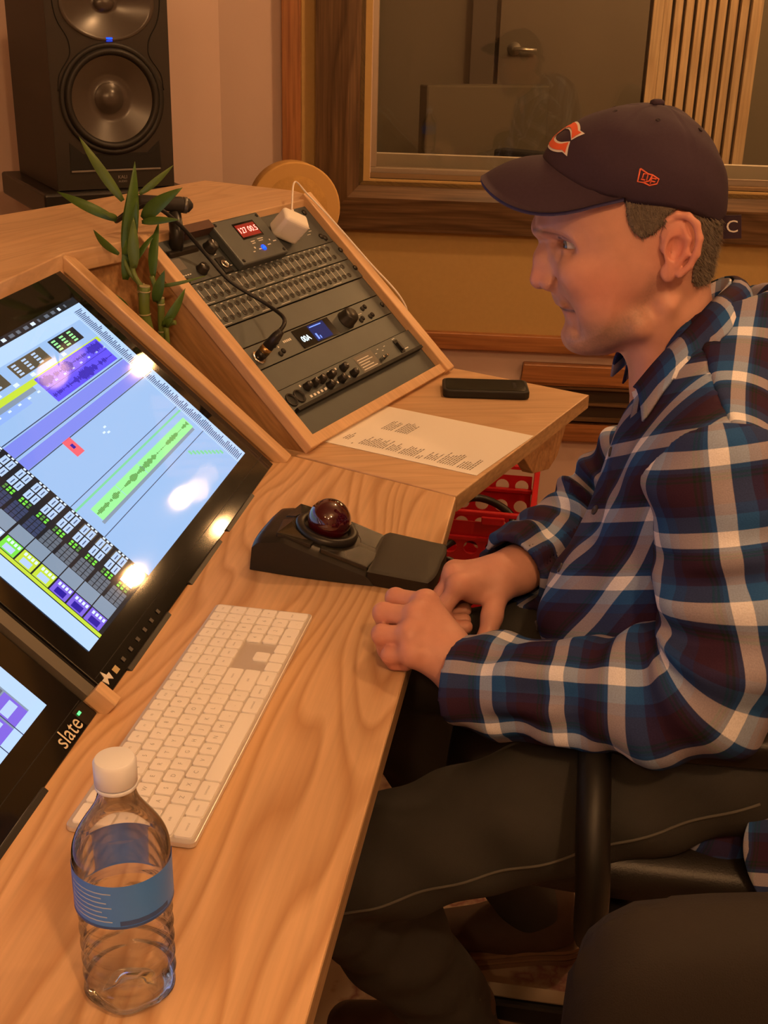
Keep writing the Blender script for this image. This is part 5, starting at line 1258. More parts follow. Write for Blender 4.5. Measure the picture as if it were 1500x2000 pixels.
# eyes
M_eye = mat('eye_white', (.72, .68, .66), .12, spec=.7); M_iris = mat('iris_grey', (.16, .22, .26), .1, spec=.7); M_pup = mat('pupil', (.004, .004, .004), .05, spec=.8)
for s in (-1, 1):
    EF = Frame(h1(.0590, s * .031, -.0010), (0, 1, 0), (0, 0, 1), nrm(V(-1, -.42, -.12)))
    EF = Frame(EF.o, nrm(np.cross((0, 0, 1), EF.z)), np.cross(EF.z, nrm(np.cross((0, 0, 1), EF.z))), EF.z)
    m = MB(); R_ = .0127
    def band(t0, t1, mi, dz=0.0, k=5):
        m.lathe(EF, [(R_ * math.sin(t0 + (t1 - t0) * i / k), R_ * math.cos(t0 + (t1 - t0) * i / k) + dz) for i in range(k + 1)], mi, 24)
    band(0.0001, .18, 2); band(.18, .47, 1); band(.47, 3.1, 0, k=12)
    m.build('eyeball', [M_eye, M_iris, M_pup], person)
# hair: close-cropped shell plus short strands
M_hair = mat('hair_grey_brown', (.13, .105, .082), .6, noise=.5, nscale=260, bump=.6, bscale=700)
hvb = Vol((-.15, -.105, -.27), (.12, .105, .135), .0017); hvb.f = HBASE - .0028
A3, B3, C3 = np.meshgrid(*hvb.ax, indexing='ij')
hpoly = [(.0145, .060), (.0130, .046), (.0085, .030), (.0015, .020), (-.0060, .0160), (-.0150, .0200), (-.0240, .0290), (-.0290, .0400), (-.0400, .0460), (-.0540, .0400), (-.0620, .0260), (-.0640, .0050), (-.0610, -.0150), (-.0640, -.0330), (-.0760, -.0360), (-.0890, -.0310), (-.1010, -.0200), (-.110, .01), (-.100, .036), (-.05, .052), (-.01, .060)]
hs2 = poly_sd(smooth_closed(hpoly, 4), hvb.ax[0][:, None] * np.ones(len(hvb.ax[2])), np.ones(len(hvb.ax[0]))[:, None] * hvb.ax[2])
edge = .0016 * np.sin(A3 * 900) * np.sin(C3 * 1100 + B3 * 700)
hvb.f = np.maximum(hvb.f + .0005 * np.sin(A3 * 1500 + C3 * 300) , -(hs2[:, None, :] + edge)).astype(np.float32)
hvb.f = np.maximum(hvb.f, -(HBASE + .0030)).astype(np.float32)
xv, xF = hvb.mesh()
hair = vmesh('hair', hw(relax(xv, xF, 1, .3)), xF, M_hair, person)
sel = np.random.default_rng(5).permutation(len(hv)); st = MB(); cnt = 0; q = random.Random(8)
bsamp = HV
for i in sel:
    p = hv[i]
    if cnt > 2600: break
    if p[2] > .0515 + .27 * p[0] + .004 or p[2] < -.04: continue
    dd = poly_sd(hpoly, np.array([p[0]]), np.array([p[2]]))[0]
    if dd < -.001 or (abs(p[1]) < .05 and p[0] > -.05): continue
    if abs(p[1]) > .0745 + max(0, (-.0285 - p[0])) * .1 and p[0] > -.064 and p[0] < -.026: continue
    nv = nrm(V(p[0] * .2, p[1], 0)) if p[0] > -.06 else nrm(V(p[0] + .03, p[1], 0))
    dirv = nrm(nv * .55 + V(-.35, 0, -.75) + V(q.uniform(-.25, .25), 0, q.uniform(-.2, .2)))
    L_ = q.uniform(.005, .010) * (1 if dd > .004 else .6); s0 = nrm(np.cross(nv, dirv)) * .00035
    b0 = p + nv * .0016; mid_ = b0 + dirv * L_ * .5 + nv * .0008; tp = b0 + dirv * L_
    P3 = hw([b0 - s0, b0 + s0, mid_ + s0 * .8, mid_ - s0 * .8, tp]); st.add(list(P3), [(0, 1, 2, 3), (3, 2, 4)], 0, False); cnt += 1
st.build('hair_strands', M_hair, hair)

# cap
cap = thing('cap', None, None); del_ = None
cap.parent = person
for k_ in ('label', 'category'):
    if k_ in cap: del cap[k_]
M_cap = mat('cap_navy', (.040, .022, .042), .85, noise=.15, nscale=300, bump=.25, bscale=1400, sheen=.0)
M_under = mat('cap_under', (.035, .03, .10), .8)
Fp = [(.1022, .0793), (.0967, .0898), (.0854, .1055), (.0696, .1170), (.0539, .1258), (.034, .1330), (.0119, .1368), (-.0104, .1378)]
Bp = [(-.0895, .0218), (-.0924, .0387), (-.091, .0572), (-.0852, .0773), (-.0745, .097), (-.0624, .1112), (-.0463, .1252), (-.0291, .1342), (-.0104, .1378)]
Sp = [(.0800, .0490), (.0838, .0640), (.0838, .0800), (.0780, .0980), (.0660, .1140), (.0480, .1265), (.0250, .1350), (0, .1378)]
def resamp(P, n):
    P = np.array(P); L_ = np.concatenate([[0], np.cumsum(np.linalg.norm(np.diff(P, axis=0), axis=1))]); t = np.linspace(0, L_[-1], n)
    Q = np.array(smooth_path([(p[0], p[1], 0) for p in P], 6))[:, :2]; L2 = np.concatenate([[0], np.cumsum(np.linalg.norm(np.diff(Q, axis=0), axis=1))]); t = np.linspace(0, L2[-1], n)
    return np.stack([np.interp(t, L2, Q[:, 0]), np.interp(t, L2, Q[:, 1])], 1)
NT, NP = 26, 96
Fr, Br, Sr = resamp(Fp, NT), resamp(Bp, NT), resamp(Sp, NT)
def crown_pt(th, k, seam=True):
    c_, s_ = math.cos(th), math.sin(th); E_ = Fr if c_ > 0 else Br
    a = -.0104 + abs(c_) * (E_[k][0] + .0104); b = s_ * Sr[k][0]; c = c_ * c_ * E_[k][1] + s_ * s_ * Sr[k][1]
    p = V(a, b, c)
    if seam and k < NT - 2:
        dth = min(abs(((th - t0 + math.pi) % (2 * math.pi)) - math.pi) for t0 in [i * math.pi / 3 for i in range(6)])
        cen_ = V(0, 0, .05); p = p - nrm(p - cen_) * .0011 * math.exp(-(dth / .03) ** 2)
        # soft cloth ripples
        p = p + nrm(p - cen_) * .0009 * math.sin(5 * th + k * .35) * math.sin(k * .5)
    return p
m = MB(); vs = []; fs = []
for k in range(NT):
    for i in range(NP): vs.append(h1(*crown_pt(2 * math.pi * i / NP, k)))
for k in range(NT - 1):
    for i in range(NP): j = (i + 1) % NP; fs.append((k * NP + i, k * NP + j, (k + 1) * NP + j, (k + 1) * NP + i))
m.add(vs, fs, 0, True); crown = m.build('crown', M_cap, cap)
so = crown.modifiers.new('cloth', 'SOLIDIFY'); so.thickness = .002; so.offset = -1
from mathutils.bvhtree import BVHTree
bvh = BVHTree.FromPolygons([tuple(p) for p in vs], fs)
def on_crown(o, d, lift=.0008):
    hit = bvh.ray_cast(Vector(o), Vector(d))
    if hit[0] is None: return None
    n_ = V(*hit[1]); n_ = -n_ if n_ @ V(*d) > 0 else n_
    return V(*hit[0]) + n_ * lift
MB().lathe(Frame(h1(-.0104, 0, .1375), (1, 0, 0), (0, 1, 0)), [(.0075, -.001), (.0072, .003), (.004, .0048), (0, .005)], n=20).build('top_button', M_cap, cap)
m = MB()
for i in range(6):
    p = crown_pt(math.pi / 6 + i * math.pi / 3, 16, False); p2 = h1(*(p + nrm(p - V(0, 0, .05)) * .0002)); nn_ = nrm(p2 - h1(0, 0, .05)); u_ = nrm(np.cross(nn_, (0, 0, 1))); m.lathe(Frame(p2, u_, np.cross(nn_, u_)), [(.0026, 0), (.0024, .0009), (.0012, .0009), (.001, .0)], n=12)
m.build('eyelets', mat('eyelet_thread', (.02, .012, .02), .8), cap)
# brim
m = MB(); ns, nr = 36, 10; top, bot = [], []
for i in range(ns + 1):
    s = -1 + 2 * i / ns; th = s * 1.36; at_ = crown_pt(th, 0, False); at_ = at_ + V(-.004 * math.cos(th), -.003 * math.sin(th), .004)
    x_ = abs(s) ** 1.15; ang = s * math.pi / 2
    out = V(.016 + .1475 * math.cos(abs(ang)) ** .72, .0850 * math.sin(ang) * (1 + .04 * math.sin(2 * abs(ang))), .0590 - .0335 * abs(math.sin(ang)) ** 1.7 + .0300 * abs(s) ** 5)
    for j in range(nr + 1):
        r = j / nr; p = at_ * (1 - r) + out * r + V(0, 0, .006 * math.sin(math.pi * r) * math.cos(ang))
        top.append(h1(*p)); bot.append(h1(*(p - V(0, 0, .0034))))
fs = []
W_ = nr + 1
for i in range(ns):
    for j in range(nr): a = i * W_ + j; fs.append((a, a + 1, a + W_ + 1, a + W_))
m.add(top, fs, 0, True); m.add(bot, [f[::-1] for f in fs], 1, True)
ed = [j for j in range(W_)][::1]; rim_ = [i * W_ + nr for i in range(ns + 1)]
for a, b in zip(rim_[:-1], rim_[1:]): m.add([top[a], top[b], bot[b], bot[a]], [(0, 1, 2, 3)], 1, True)
m.build('brim', [M_cap, M_under], cap)
# embroidered letter on the front, flag mark on the side, tab at the back
M_or = mat('thread_orange', (.78, .13, .05), .75); M_wt = mat('thread_white', (.78, .76, .74), .75)
def letter_c(grow):
    o_, i_ = [], []
    for k in range(41):
        a = math.radians(38 + (322 - 38) * k / 40)
        wob_ = 1.0
        o_.append(((.0285 + grow) * math.cos(a), (.0165 + grow) * math.sin(a))); i_.append(((.0185 - grow) * math.cos(a) + .002, (.0098 - grow) * math.sin(a)))
    # flared tips
    o_[0] = (o_[0][0] + .004 + grow, o_[0][1] + .002); i_[0] = (i_[0][0] + .006 + grow, i_[0][1] - .004); o_[-1] = (o_[-1][0] + .004 + grow, o_[-1][1] - .002); i_[-1] = (i_[-1][0] + .006 + grow, i_[-1][1] + .004)
    return o_, i_
LO = V(.090, .022, .1125); Ln = nrm(V(.74, .30, .58)); Lu = nrm(V(-.60, -.12, .80)); hd = lambda d_: V(-d_[0], -d_[1], d_[2])
m = MB()
for gi, (grow, mi, lift) in enumerate(((.0022, 1, .0007), (0, 0, .0013))):
    o_, i_ = letter_c(grow); ring_ = []
    for (x, y), (x2, y2) in zip(o_, i_):
        row_ = []
        for q_ in (0, .5, 1):
            xx, yy = x + (x2 - x) * q_, y + (y2 - y) * q_
            P = LO + nrm(np.cross(Ln, Lu)) * -xx + Lu * yy + Ln * .12
            row_.append(on_crown(h1(*P), hd(-Ln), lift))
        ring_.append(row_)
    for k in range(len(ring_) - 1):
        for q_ in (0, 1):
            pts = [ring_[k][q_], ring_[k][q_ + 1], ring_[k + 1][q_ + 1], ring_[k + 1][q_]]
            if all(p is not None for p in pts): m.add(pts, [(3, 2, 1, 0)], mi, True)
m.build('front_letter', [M_or, M_wt], cap)
m = MB()
def side_line(pts, r=.0008):
    P = []
    for (x, y) in pts:
        # x right, y down in millimetres from the mark's top-left
        p = on_crown(h1(.0048 - x * .001, .14, .0835 - y * .001), hd(V(0, -1, 0)), .0003)
        if p is not None: P.append(p)
    if len(P) > 1: m.tube(P, r, n=6)
side_line([(1.6, 0), (0, 12.2), (5.6, 12.6), (11.8, 15.2), (18.6, 13.4), (20.0, 9.0), (13.6, 5.4), (9.4, 4.6), (1.6, 0)]); side_line([(5.6, 12.6), (11.0, 11.0), (13.6, 5.4)]); side_line([(4.4, 8.6), (5.2, 4.4), (9.2, 5.0), (8.4, 10.6)]); side_line([(12.2, 13.6), (13.2, 8.2), (17.6, 9.0)]); side_line([(12.8, 11.0), (16.8, 11.6)]); side_line([(3.0, 9.6), (7.0, 10.4)])
m.build('side_mark', mat('thread_orange2', (.80, .16, .08), .7), cap)
TBF = Frame(h1(-.094, .026, .0235), nrm(V(.93, -.25, .12)), nrm(V(-.15, -.1, 1)))
m = MB().box(TBF, -.006, .012, -.012, .012, -.0006, .0006, 0); m.text('C', Frame(TBF(.003, 0, .0007), TBF.x, TBF.y), .018, 1).build('back_tab', [M_cap, M_wt], cap)

# shirt ---------------------------------------------------------------
def plaid():
    m = bpy.data.materials.new('plaid_flannel'); m.use_nodes = True; nt = m.node_tree; L = nt.links; b = nt.nodes['Principled BSDF']; b.inputs['Roughness'].default_value = .9; b.inputs['Specular IOR Level'].default_value = .15
    uvn = nt.nodes.new('ShaderNodeUVMap'); uvn.uv_map = 'cloth'; sp_ = nt.nodes.new('ShaderNodeSeparateXYZ'); L.new(uvn.outputs[0], sp_.inputs[0])
    nz = nt.nodes.new('ShaderNodeTexNoise'); nz.inputs['Scale'].default_value = 380; nz.inputs['Detail'].default_value = 3; L.new(uvn.outputs[0], nz.inputs['Vector'])
    outs = []
    for ax in (0, 1):
        mu = nt.nodes.new('ShaderNodeMath'); mu.operation = 'MULTIPLY_ADD'; L.new(nz.outputs['Fac'], mu.inputs[0]); mu.inputs[1].default_value = .035; L.new(sp_.outputs[ax], mu.inputs[2])
        fr = nt.nodes.new('ShaderNodeMath'); fr.operation = 'FRACT'; L.new(mu.outputs[0], fr.inputs[0])
        rp = nt.nodes.new('ShaderNodeValToRGB'); rp.color_ramp.interpolation = 'CONSTANT'; e = rp.color_ramp.elements
        cols = [(0.0, (.88, .89, .95)), (.20, (.115, .21, .40)), (.255, (.115, .13, .25)), (.29, (.085, .125, .115)), (.32, (.145, .10, .155)), (.345, (.085, .125, .115)), (.375, (.160, .095, .150)), (.66, (.120, .130, .27)), (.79, (.115, .26, .50))]
        e[0].position = 0; e[0].color = (*cols[0][1], 1); e[1].position = cols[1][0]; e[1].color = (*cols[1][1], 1)
        for p_, c_ in cols[2:]: x = e.new(p_); x.color = (*c_, 1)
        L.new(fr.outputs[0], rp.inputs[0]); outs.append(rp.outputs[0])
    mx = nt.nodes.new('ShaderNodeMix'); mx.data_type = 'RGBA'; mx.inputs[0].default_value = .5; L.new(outs[0], mx.inputs[6]); L.new(outs[1], mx.inputs[7])
    n2 = nt.nodes.new('ShaderNodeTexNoise'); n2.inputs['Scale'].default_value = 60; n2.inputs['Detail'].default_value = 6; L.new(uvn.outputs[0], n2.inputs['Vector'])
    mr = nt.nodes.new('ShaderNodeMapRange'); mr.inputs[3].default_value = .72; mr.inputs[4].default_value = 1.28; L.new(n2.outputs['Fac'], mr.inputs[0])
    gm = nt.nodes.new('ShaderNodeGamma'); gm.inputs[1].default_value = 1.75; L.new(mx.outputs[2], gm.inputs[0]); vm = nt.nodes.new('ShaderNodeVectorMath'); vm.operation = 'SCALE'; L.new(gm.outputs[0], vm.inputs[0]); L.new(mr.outputs[0], vm.inputs['Scale']); L.new(vm.outputs[0], b.inputs['Base Color'])
    bp = nt.nodes.new('ShaderNodeBump'); bp.inputs['Strength'].default_value = .25; bp.inputs['Distance'].default_value = .001; L.new(n2.outputs['Fac'], bp.inputs['Height']); L.new(bp.outputs[0], b.inputs['Normal'])
    return m
M_plaid = plaid(); PP = .068
def wrinkle(vol, lo, hi, fn):
    sl, g = vol.block(lo, hi, 0); vol.f[sl] += fn(*g).astype(np.float32)
def arm_coords(P, j):
    """position along a bent arm (metres), angle round it, radial distance"""
    R_, S_, A_n = [], [], []; s0 = 0
    for a, b in zip(j[:-1], j[1:]):
        d = b - a; L_ = np.linalg.norm(d); d = d / L_; t = np.clip((P - a) @ d, 0 if s0 > 0 else -.12, L_); q = P - a - t[:, None] * d
        ref = nrm(np.cross(d, V(.2, .95, .25))); r2_ = np.cross(d, ref)
        R_.append(np.linalg.norm(q, axis=1)); S_.append(s0 + t); A_n.append(np.arctan2(q @ r2_, q @ ref)); s0 += L_
    R_, S_, A_n = np.array(R_), np.array(S_), np.array(A_n); k = R_.argmin(0); I = np.arange(len(P)); rm, a0 = R_[k, I], A_n[k, I]
    w_ = np.exp(-(R_ - rm) / .007); w_ /= w_.sum(0); da = (A_n - a0 + np.pi) % (2 * np.pi) - np.pi
    return rm, (w_ * S_).sum(0), a0 + (w_ * da).sum(0)
JL = bent(shL, elL + nrm(elL * 2 - shL - wrL) * .026, wrL); JR = bent(shR, elR + nrm(elR * 2 - shR - wrR) * .022, wrR)
sv = Vol(Zt(.06, .98, -.30), Zt(.66, 1.56, .44), .0042)
sv.ell(Zt(.325, 1.255, .175), (.135, .172, .155), .03).ell(Zt(.285, 1.215, .02), (.150, .168, .150), .05).ell(Zt(.350, 1.205, -.130), (.155, .172, .120), .05)
sv.chain([Zt(.300, 1.30, .325), Zt(.300, 1.20, .290), shL], [.066, .060, .054], .03).chain([Zt(.300, 1.30, .325), Zt(.295, 1.36, .285), shR], [.066, .060, .058], .035)
sv.cap(Zt(.36, 1.28, .30), Zt(.40, 1.25, .12), .09, .10, .05)
sv.cap(Zt(.272, 1.130, .215), Zt(.275, 1.135, .10), .064, .068, .05).cap(Zt(.290, 1.39, .20), Zt(.285, 1.39, .10), .064, .070, .05)
sv.cap(shL, shL * .6 + elL * .4, .050, .040, .02).cap(shR, shR * .6 + elR * .4, .054, .046, .03)
def body_folds(x, y, z):
    z = z - DZ
    return .0050 * np.sin((x * .75 + z) * 62 + 2.2 * np.sin(y * 17)) * np.clip((.14 - z) / .2, 0, 1) + .0035 * np.sin(y * 60 + z * 26 + 2 * np.sin(z * 21)) * np.clip((.24 - z) / .3, 0, 1) + .0032 * np.sin((x - y * .7) * 55 + z * 40) * np.clip(1 - abs(z - .17) / .1, 0, 1)
def arm_folds(j, ph, seed):
    LU = np.linalg.norm(j[1] - j[0]) + .05
    def fn(P):
        r, s_, an = arm_coords(P, j)
        near = np.exp(-((s_ - LU) / .09) ** 2); cuff = np.exp(-((s_ - LU * 1.0 - .20) / .05) ** 2)
        return .0055 * near * np.sin(s_ * 135 + 1.6 * np.sin(an + ph)) * np.clip(.45 + np.cos(an - ph * 2), 0, 1.3) + .0026 * np.sin(s_ * 66 + 2 * np.sin(2 * an + seed)) + .0034 * np.sin(an * 3 + s_ * 24 + seed) * (s_ > LU * .35) + .0035 * cuff * np.sin(an * 9 + seed) + .002 * np.sin(s_ * 110 + an * 2)
    return fn
def add_field(vol, fn, pts=False):
    ii = np.argwhere(np.abs(vol.f) < .03); x = [vol.ax[d][ii[:, d]] for d in range(3)]
    vol.f[tuple(ii.T)] += (fn(np.stack(x, 1)) if pts else fn(*x)).astype(np.float32)
add_field(sv, body_folds)
sv.cap(Zt(.265, 1.304, .30), Zt(.30, 1.305, .47), .050, .075, .012, 's')
sv.cap(Zt(.215, 1.262, .292), Zt(.24, 1.29, .36), .018, .045, .012, 's')
G = np.meshgrid(*sv.ax, indexing='ij', sparse=True)
hem = zz(-.215) + .02 * np.sin(G[1] * 30) + .10 * np.clip(.30 - G[0], 0, 1)
sv.f = np.maximum(sv.f, (hem - G[2])).astype(np.float32)
def cloth(name, v, F, parent, uvf):
    v = relax(v, F, 2, .5); return vmesh(name, v, F, M_plaid, parent, uv=uvf(v, F)), v
def uv_front(v, F):
    P = v[F].reshape(-1, 3); th = np.arctan2(P[:, 1] - 1.24, .42 - P[:, 0]); z = P[:, 2] - DZ
    u = th * .19 + .22 * z * np.clip((.7 - th) / .7, 0, 1.5); w2 = z + .40 * (P[:, 1] - 1.25) - .20 * (P[:, 0] - .2)
    return np.stack([u / PP + .15, w2 / (PP * 1.08) + .2], 1)
def uv_yoke(v, F):
    P = v[F].reshape(-1, 3); return np.stack([(P[:, 0] - .28 * (P[:, 2] - DZ)) / PP + .02, (-.95 * P[:, 1] - .32 * (P[:, 2] - DZ)) / PP + .55], 1)
# the front panel meets the back yoke along a slanting plane over the shoulder
yn = nrm(V(-.97, -.18, .10)); yo = V(*Zt(.287, 1.10, .32))
pl_ = (G[0] - yo[0]) * yn[0] + (G[1] - yo[1]) * yn[1] + (G[2] - yo[2]) * yn[2]       # > 0 in front
full = sv.f.copy()
sv.f = np.maximum(full, -(pl_ - .001)).astype(np.float32); v, F = sv.mesh(); shirt, tv = cloth('flannel_shirt', v, F, person, uv_front); tF = F
sv.f = np.maximum(full - .0012, pl_ - .003).astype(np.float32); v, F = sv.mesh(); _, yv = cloth('yoke', v, F, shirt, uv_yoke); yF = F
del G, full
def sleeve(j, r3, cuff_r, uo, vo, fn, lo, hi, cut_n, cut_o):
    vol = Vol(lo, hi, .0036); d = nrm(j[-1] - j[-2]); Ls = np.concatenate([[0], np.cumsum([np.linalg.norm(b_ - a_) for a_, b_ in zip(j[:-1], j[1:])])]); rs = list(np.interp(Ls / Ls[-1], [0, .47, 1], r3)); j2 = j; E_ = j[-1]
    vol.chain(j, rs, .022); vol.cap(E_ - d * .06, E_, rs[-1] * 1.0, rs[-1] * 1.04, .01)
    add_field(vol, fn, True)
    vol.cap(E_ - d * .04, E_ + d * .08, cuff_r, cuff_r + .002, .003, 's')
    g = np.meshgrid(*vol.ax, indexing='ij', sparse=True)
    e_ = (g[0] - E_[0]) * d[0] + (g[1] - E_[1]) * d[1] + (g[2] - E_[2]) * d[2]
    near2 = (g[0] - E_[0]) ** 2 + (g[1] - E_[1]) ** 2 + (g[2] - E_[2]) ** 2 < .012
    vol.f = np.where(near2, np.maximum(vol.f, e_ - .004), vol.f).astype(np.float32)
    c_ = (g[0] - cut_o[0]) * cut_n[0] + (g[1] - cut_o[1]) * cut_n[1] + (g[2] - cut_o[2]) * cut_n[2]
    vol.f = np.maximum(vol.f, -c_).astype(np.float32)
    v, F = vol.mesh()
    def uvf(v, F):
        cen = v[F].mean(1); r, s_, al_ = arm_coords(cen, j); P = v[F].reshape(-1, 3); r, s_, an = arm_coords(P, j); c2_ = np.repeat(al_, 4)
        an = c2_ + ((an - c2_ + np.pi) % (2 * np.pi) - np.pi)
        return np.stack([an * .0525 / PP + uo, s_ / (PP * 1.08) + vo], 1)
    return cloth('sleeve', v, F, shirt, uvf)
cnL = nrm(V(.05, -.90, -.42)); sleeve(JL, [.0690, .0590, .0490], .0415, .05, .42, arm_folds(JL, .6, 0), Zt(-.02, .92, -.09), Zt(.42, 1.18, .36), cnL, shL + V(0, -.006, .020))
cnR = nrm(V(-.10, .80, -.58)); sleeve(JR, [.0640, .0565, .0475], .0400, .3, .2, arm_folds(JR, 1.5, 2), Zt(.02, 1.25, -.07), Zt(.40, 1.58, .34), cnR, shR + V(0, -.012, .020))
# collar: a folded strip round the neck, open at the throat
inner = [Zt(.212, 1.232, .290), Zt(.230, 1.217, .322), Zt(.255, 1.221, .353), Zt(.281, 1.246, .378), Zt(.307, 1.303, .392), Zt(.300, 1.348, .385), Zt(.270, 1.372, .360), Zt(.232, 1.360, .326), Zt(.205, 1.330, .300)]
outer = [Zt(.227, 1.168, .272), Zt(.250, 1.168, .299), Zt(.273, 1.179, .321), Zt(.304, 1.212, .340), Zt(.338, 1.300, .350), Zt(.325, 1.375, .340), Zt(.283, 1.408, .318), Zt(.232, 1.402, .290), Zt(.193, 1.365, .262)]
I_, O_ = smooth_path(inner, 6), smooth_path(outer, 6); m = MB(); vs = []; K = 6
for p, q_ in zip(I_, O_):
    for k in range(K + 1):
        t = k / K; x = p * (1 - t) + q_ * t; x = x + V(0, 0, .012 * math.sin(math.pi * t) ** .8) + nrm(V(x[0] - .27, x[1] - 1.30, 0)) * .004 * math.sin(math.pi * t); vs.append(x)
both = BVHTree.FromPolygons([tuple(p) for p in np.concatenate([tv, yv])], np.concatenate([tF, yF + len(tv)]).tolist())
def clear(p, gap):
    q_, n_, _i, d_ = both.find_nearest(Vector(p)); n_ = V(*n_); q_ = V(*q_)
    return q_ + n_ * gap if (p - q_) @ n_ < gap else p
n_r = len(vs) // (K + 1); base_ = np.array(vs); dsp = np.zeros_like(base_)
for i in range(len(vs)):
    if i % (K + 1): dsp[i] = clear(base_[i], .0045) - base_[i]
dsp = dsp.reshape(n_r, K + 1, 3)
for _ in range(10):
    p_ = np.pad(dsp, ((1, 1), (1, 1), (0, 0)), 'edge'); av = (p_[:-2, 1:-1] + p_[2:, 1:-1] + p_[1:-1, :-2] + p_[1:-1, 2:]) / 4
    m_ = np.linalg.norm(av, axis=2, keepdims=True) > np.linalg.norm(dsp, axis=2, keepdims=True); dsp = np.where(m_, av, dsp * .75 + av * .25)
vs = list(base_ + dsp.reshape(-1, 3))
vs = [p if i % (K + 1) == 0 else clear(p, .002) for i, p in enumerate(vs)]
cF_ = [(i * (K + 1) + k, i * (K + 1) + k + 1, (i + 1) * (K + 1) + k + 1, (i + 1) * (K + 1) + k) for i in range(len(I_) - 1) for k in range(K)]
arc = np.concatenate([[0], np.cumsum([np.linalg.norm((O_[i + 1] + I_[i + 1]) / 2 - (O_[i] + I_[i]) / 2) for i in range(len(I_) - 1)])])
uvs = np.array([[arc[i // (K + 1)] / PP + .2, (i % (K + 1)) / K * .055 / PP + .35] for f in cF_ for i in f])
co_ = vmesh('collar', np.array(vs), [list(f) for f in cF_], M_plaid, shirt, uv=uvs)
s_ = co_.modifiers.new('thick', 'SOLIDIFY'); s_.thickness = .003; s_.offset = 0
# inner band
m = MB(); vs = []
bnd = [p + nrm(V(p[0] - .27, p[1] - 1.30, 0)) * -.003 for p in I_]
vs = [p for b2 in bnd for p in (b2, b2 - V(0, 0, .035) + nrm(V(b2[0] - .27, b2[1] - 1.3, 0)) * .004)]
bF = [[2 * i, 2 * i + 1, 2 * i + 3, 2 * i + 2] for i in range(len(bnd) - 1)]
uvs = np.array([[arc[i // 2] / PP, (i % 2) * .5] for f in bF for i in f])
bo_ = vmesh('collar_band', np.array(vs), bF, M_plaid, shirt, uv=uvs); s_ = bo_.modifiers.new('thick', 'SOLIDIFY'); s_.thickness = .002
# shirt tail hanging behind the hip
tl = [[Zt(.36, 1.02, -.05), Zt(.42, 1.03, -.05), Zt(.50, 1.06, -.05)], [Zt(.345, 1.005, -.10), Zt(.42, 1.005, -.12), Zt(.51, 1.03, -.12)], [Zt(.37, .995, -.15), Zt(.405, .990, -.19), Zt(.50, 1.01, -.17)]]
gv = np.array([V(*p) for r_ in tl for p in r_]); gF = [[0, 1, 4, 3], [1, 2, 5, 4], [3, 4, 7, 6], [4, 5, 8, 7]]
uvs = np.array([[gv[i][0] / PP, gv[i][2] / PP] for f in gF for i in f])
tail = vmesh('shirt_tail', gv, gF, M_plaid, shirt, uv=uvs); s_ = tail.modifiers.new('sub', 'SUBSURF'); s_.levels = 2; s_.render_levels = 3; s_ = tail.modifiers.new('thick', 'SOLIDIFY'); s_.thickness = .002
tb_ = BVHTree.FromPolygons([tuple(p) for p in tv], tF.tolist())
M_btn = mat('shirt_button', (.05, .045, .06), .3)
for p in (Zt(.175, 1.235, .215), Zt(.165, 1.225, .150), Zt(.150, 1.215, .085), Zt(.135, 1.20, .02)):
    hit = tb_.ray_cast(Vector(p) - Vector((.3, .12, 0)), Vector((.93, .36, 0)))
    if hit[0] is None: continue
    n_ = V(*hit[1]); u_ = nrm(np.cross(n_, (0, 0, 1))); MB().lathe(Frame(V(*hit[0]) - n_ * .0005, u_, np.cross(n_, u_)), [(.0055, 0), (.0055, .0022), (.004, .0026), (.0036, .0018), (0, .0018)], n=16).build('button', M_btn, shirt)
# white undershirt glimpsed at the throat
MB().tube(smooth_path([Zt(.262, 1.225, .300), Zt(.226, 1.262, .275), Zt(.220, 1.300, .268), Zt(.236, 1.350, .280)], 6), .006, n=8).build('undershirt', mat('undershirt_white', (.8, .78, .76), .9), person)

# jeans ---------------------------------------------------------------
M_jean = mat('dark_denim', (.036, .035, .033), .9, noise=.25, nscale=18, bump=.35, bscale=1200)
jv = Vol(Zt(-.20, .90, -.72), Zt(.66, 1.66, .02), .0062)
hipL, knL, anL = V(*Zt(.38, 1.085, -.030)), V(*Zt(-.085, 1.045, -.238)), V(*Zt(.075, 1.285, -.655))
hipR, knR, anR = V(*Zt(.36, 1.31, -.055)), V(*Zt(-.09, 1.31, -.120)), V(*Zt(.16, 1.53, -.650))
jv.ell(Zt(.38, 1.205, -.075), (.15, .175, .10), .05)
for h_, k_, a_ in ((hipL, knL, anL), (hipR, knR, anR)):
    jv.chain([h_, h_ * .5 + k_ * .5, k_], [.078, .071, .063], .02); jv.chain([k_, k_ * .62 + a_ * .38 + V(.012, .008, 0), a_], [.066, .066, .052], .02)
ii = np.argwhere(np.abs(jv.f) < .03); x, y, z = (jv.ax[d][ii[:, d]] for d in range(3))
kn = np.exp(-((x - knL[0]) ** 2 + (y - knL[1]) ** 2 + (z - knL[2]) ** 2) / .018) 
jv.f[tuple(ii.T)] += (.0050 * kn * np.sin(y * 90 + x * 60 - z * 50) + .0025 * np.sin(x * 45 + z * 60 + 2 * np.sin(y * 30)) + .0020 * np.sin(y * 70 + z * 55)).astype(np.float32)
qv, qF = jv.mesh(); qv = relax(qv, qF, 2, .5)
jeans = vmesh('jeans', qv, qF, M_jean, person)
jb = BVHTree.FromPolygons([tuple(p) for p in qv], qF.tolist()); sm_ = []
for t in np.linspace(.04, .97, 60):
    p = hipL * (1 - t) + knL * t + V(0, -.2, -.012); hit = jb.ray_cast(Vector(p), Vector((0, 1, 0)))
    if hit[0] is not None: sm_.append(V(*hit[0]) + V(0, -.0004, 0))
MB().tube(sm_, .0016, n=6).build('side_seam', mat('denim_seam', (.10, .092, .08), .9), jeans)
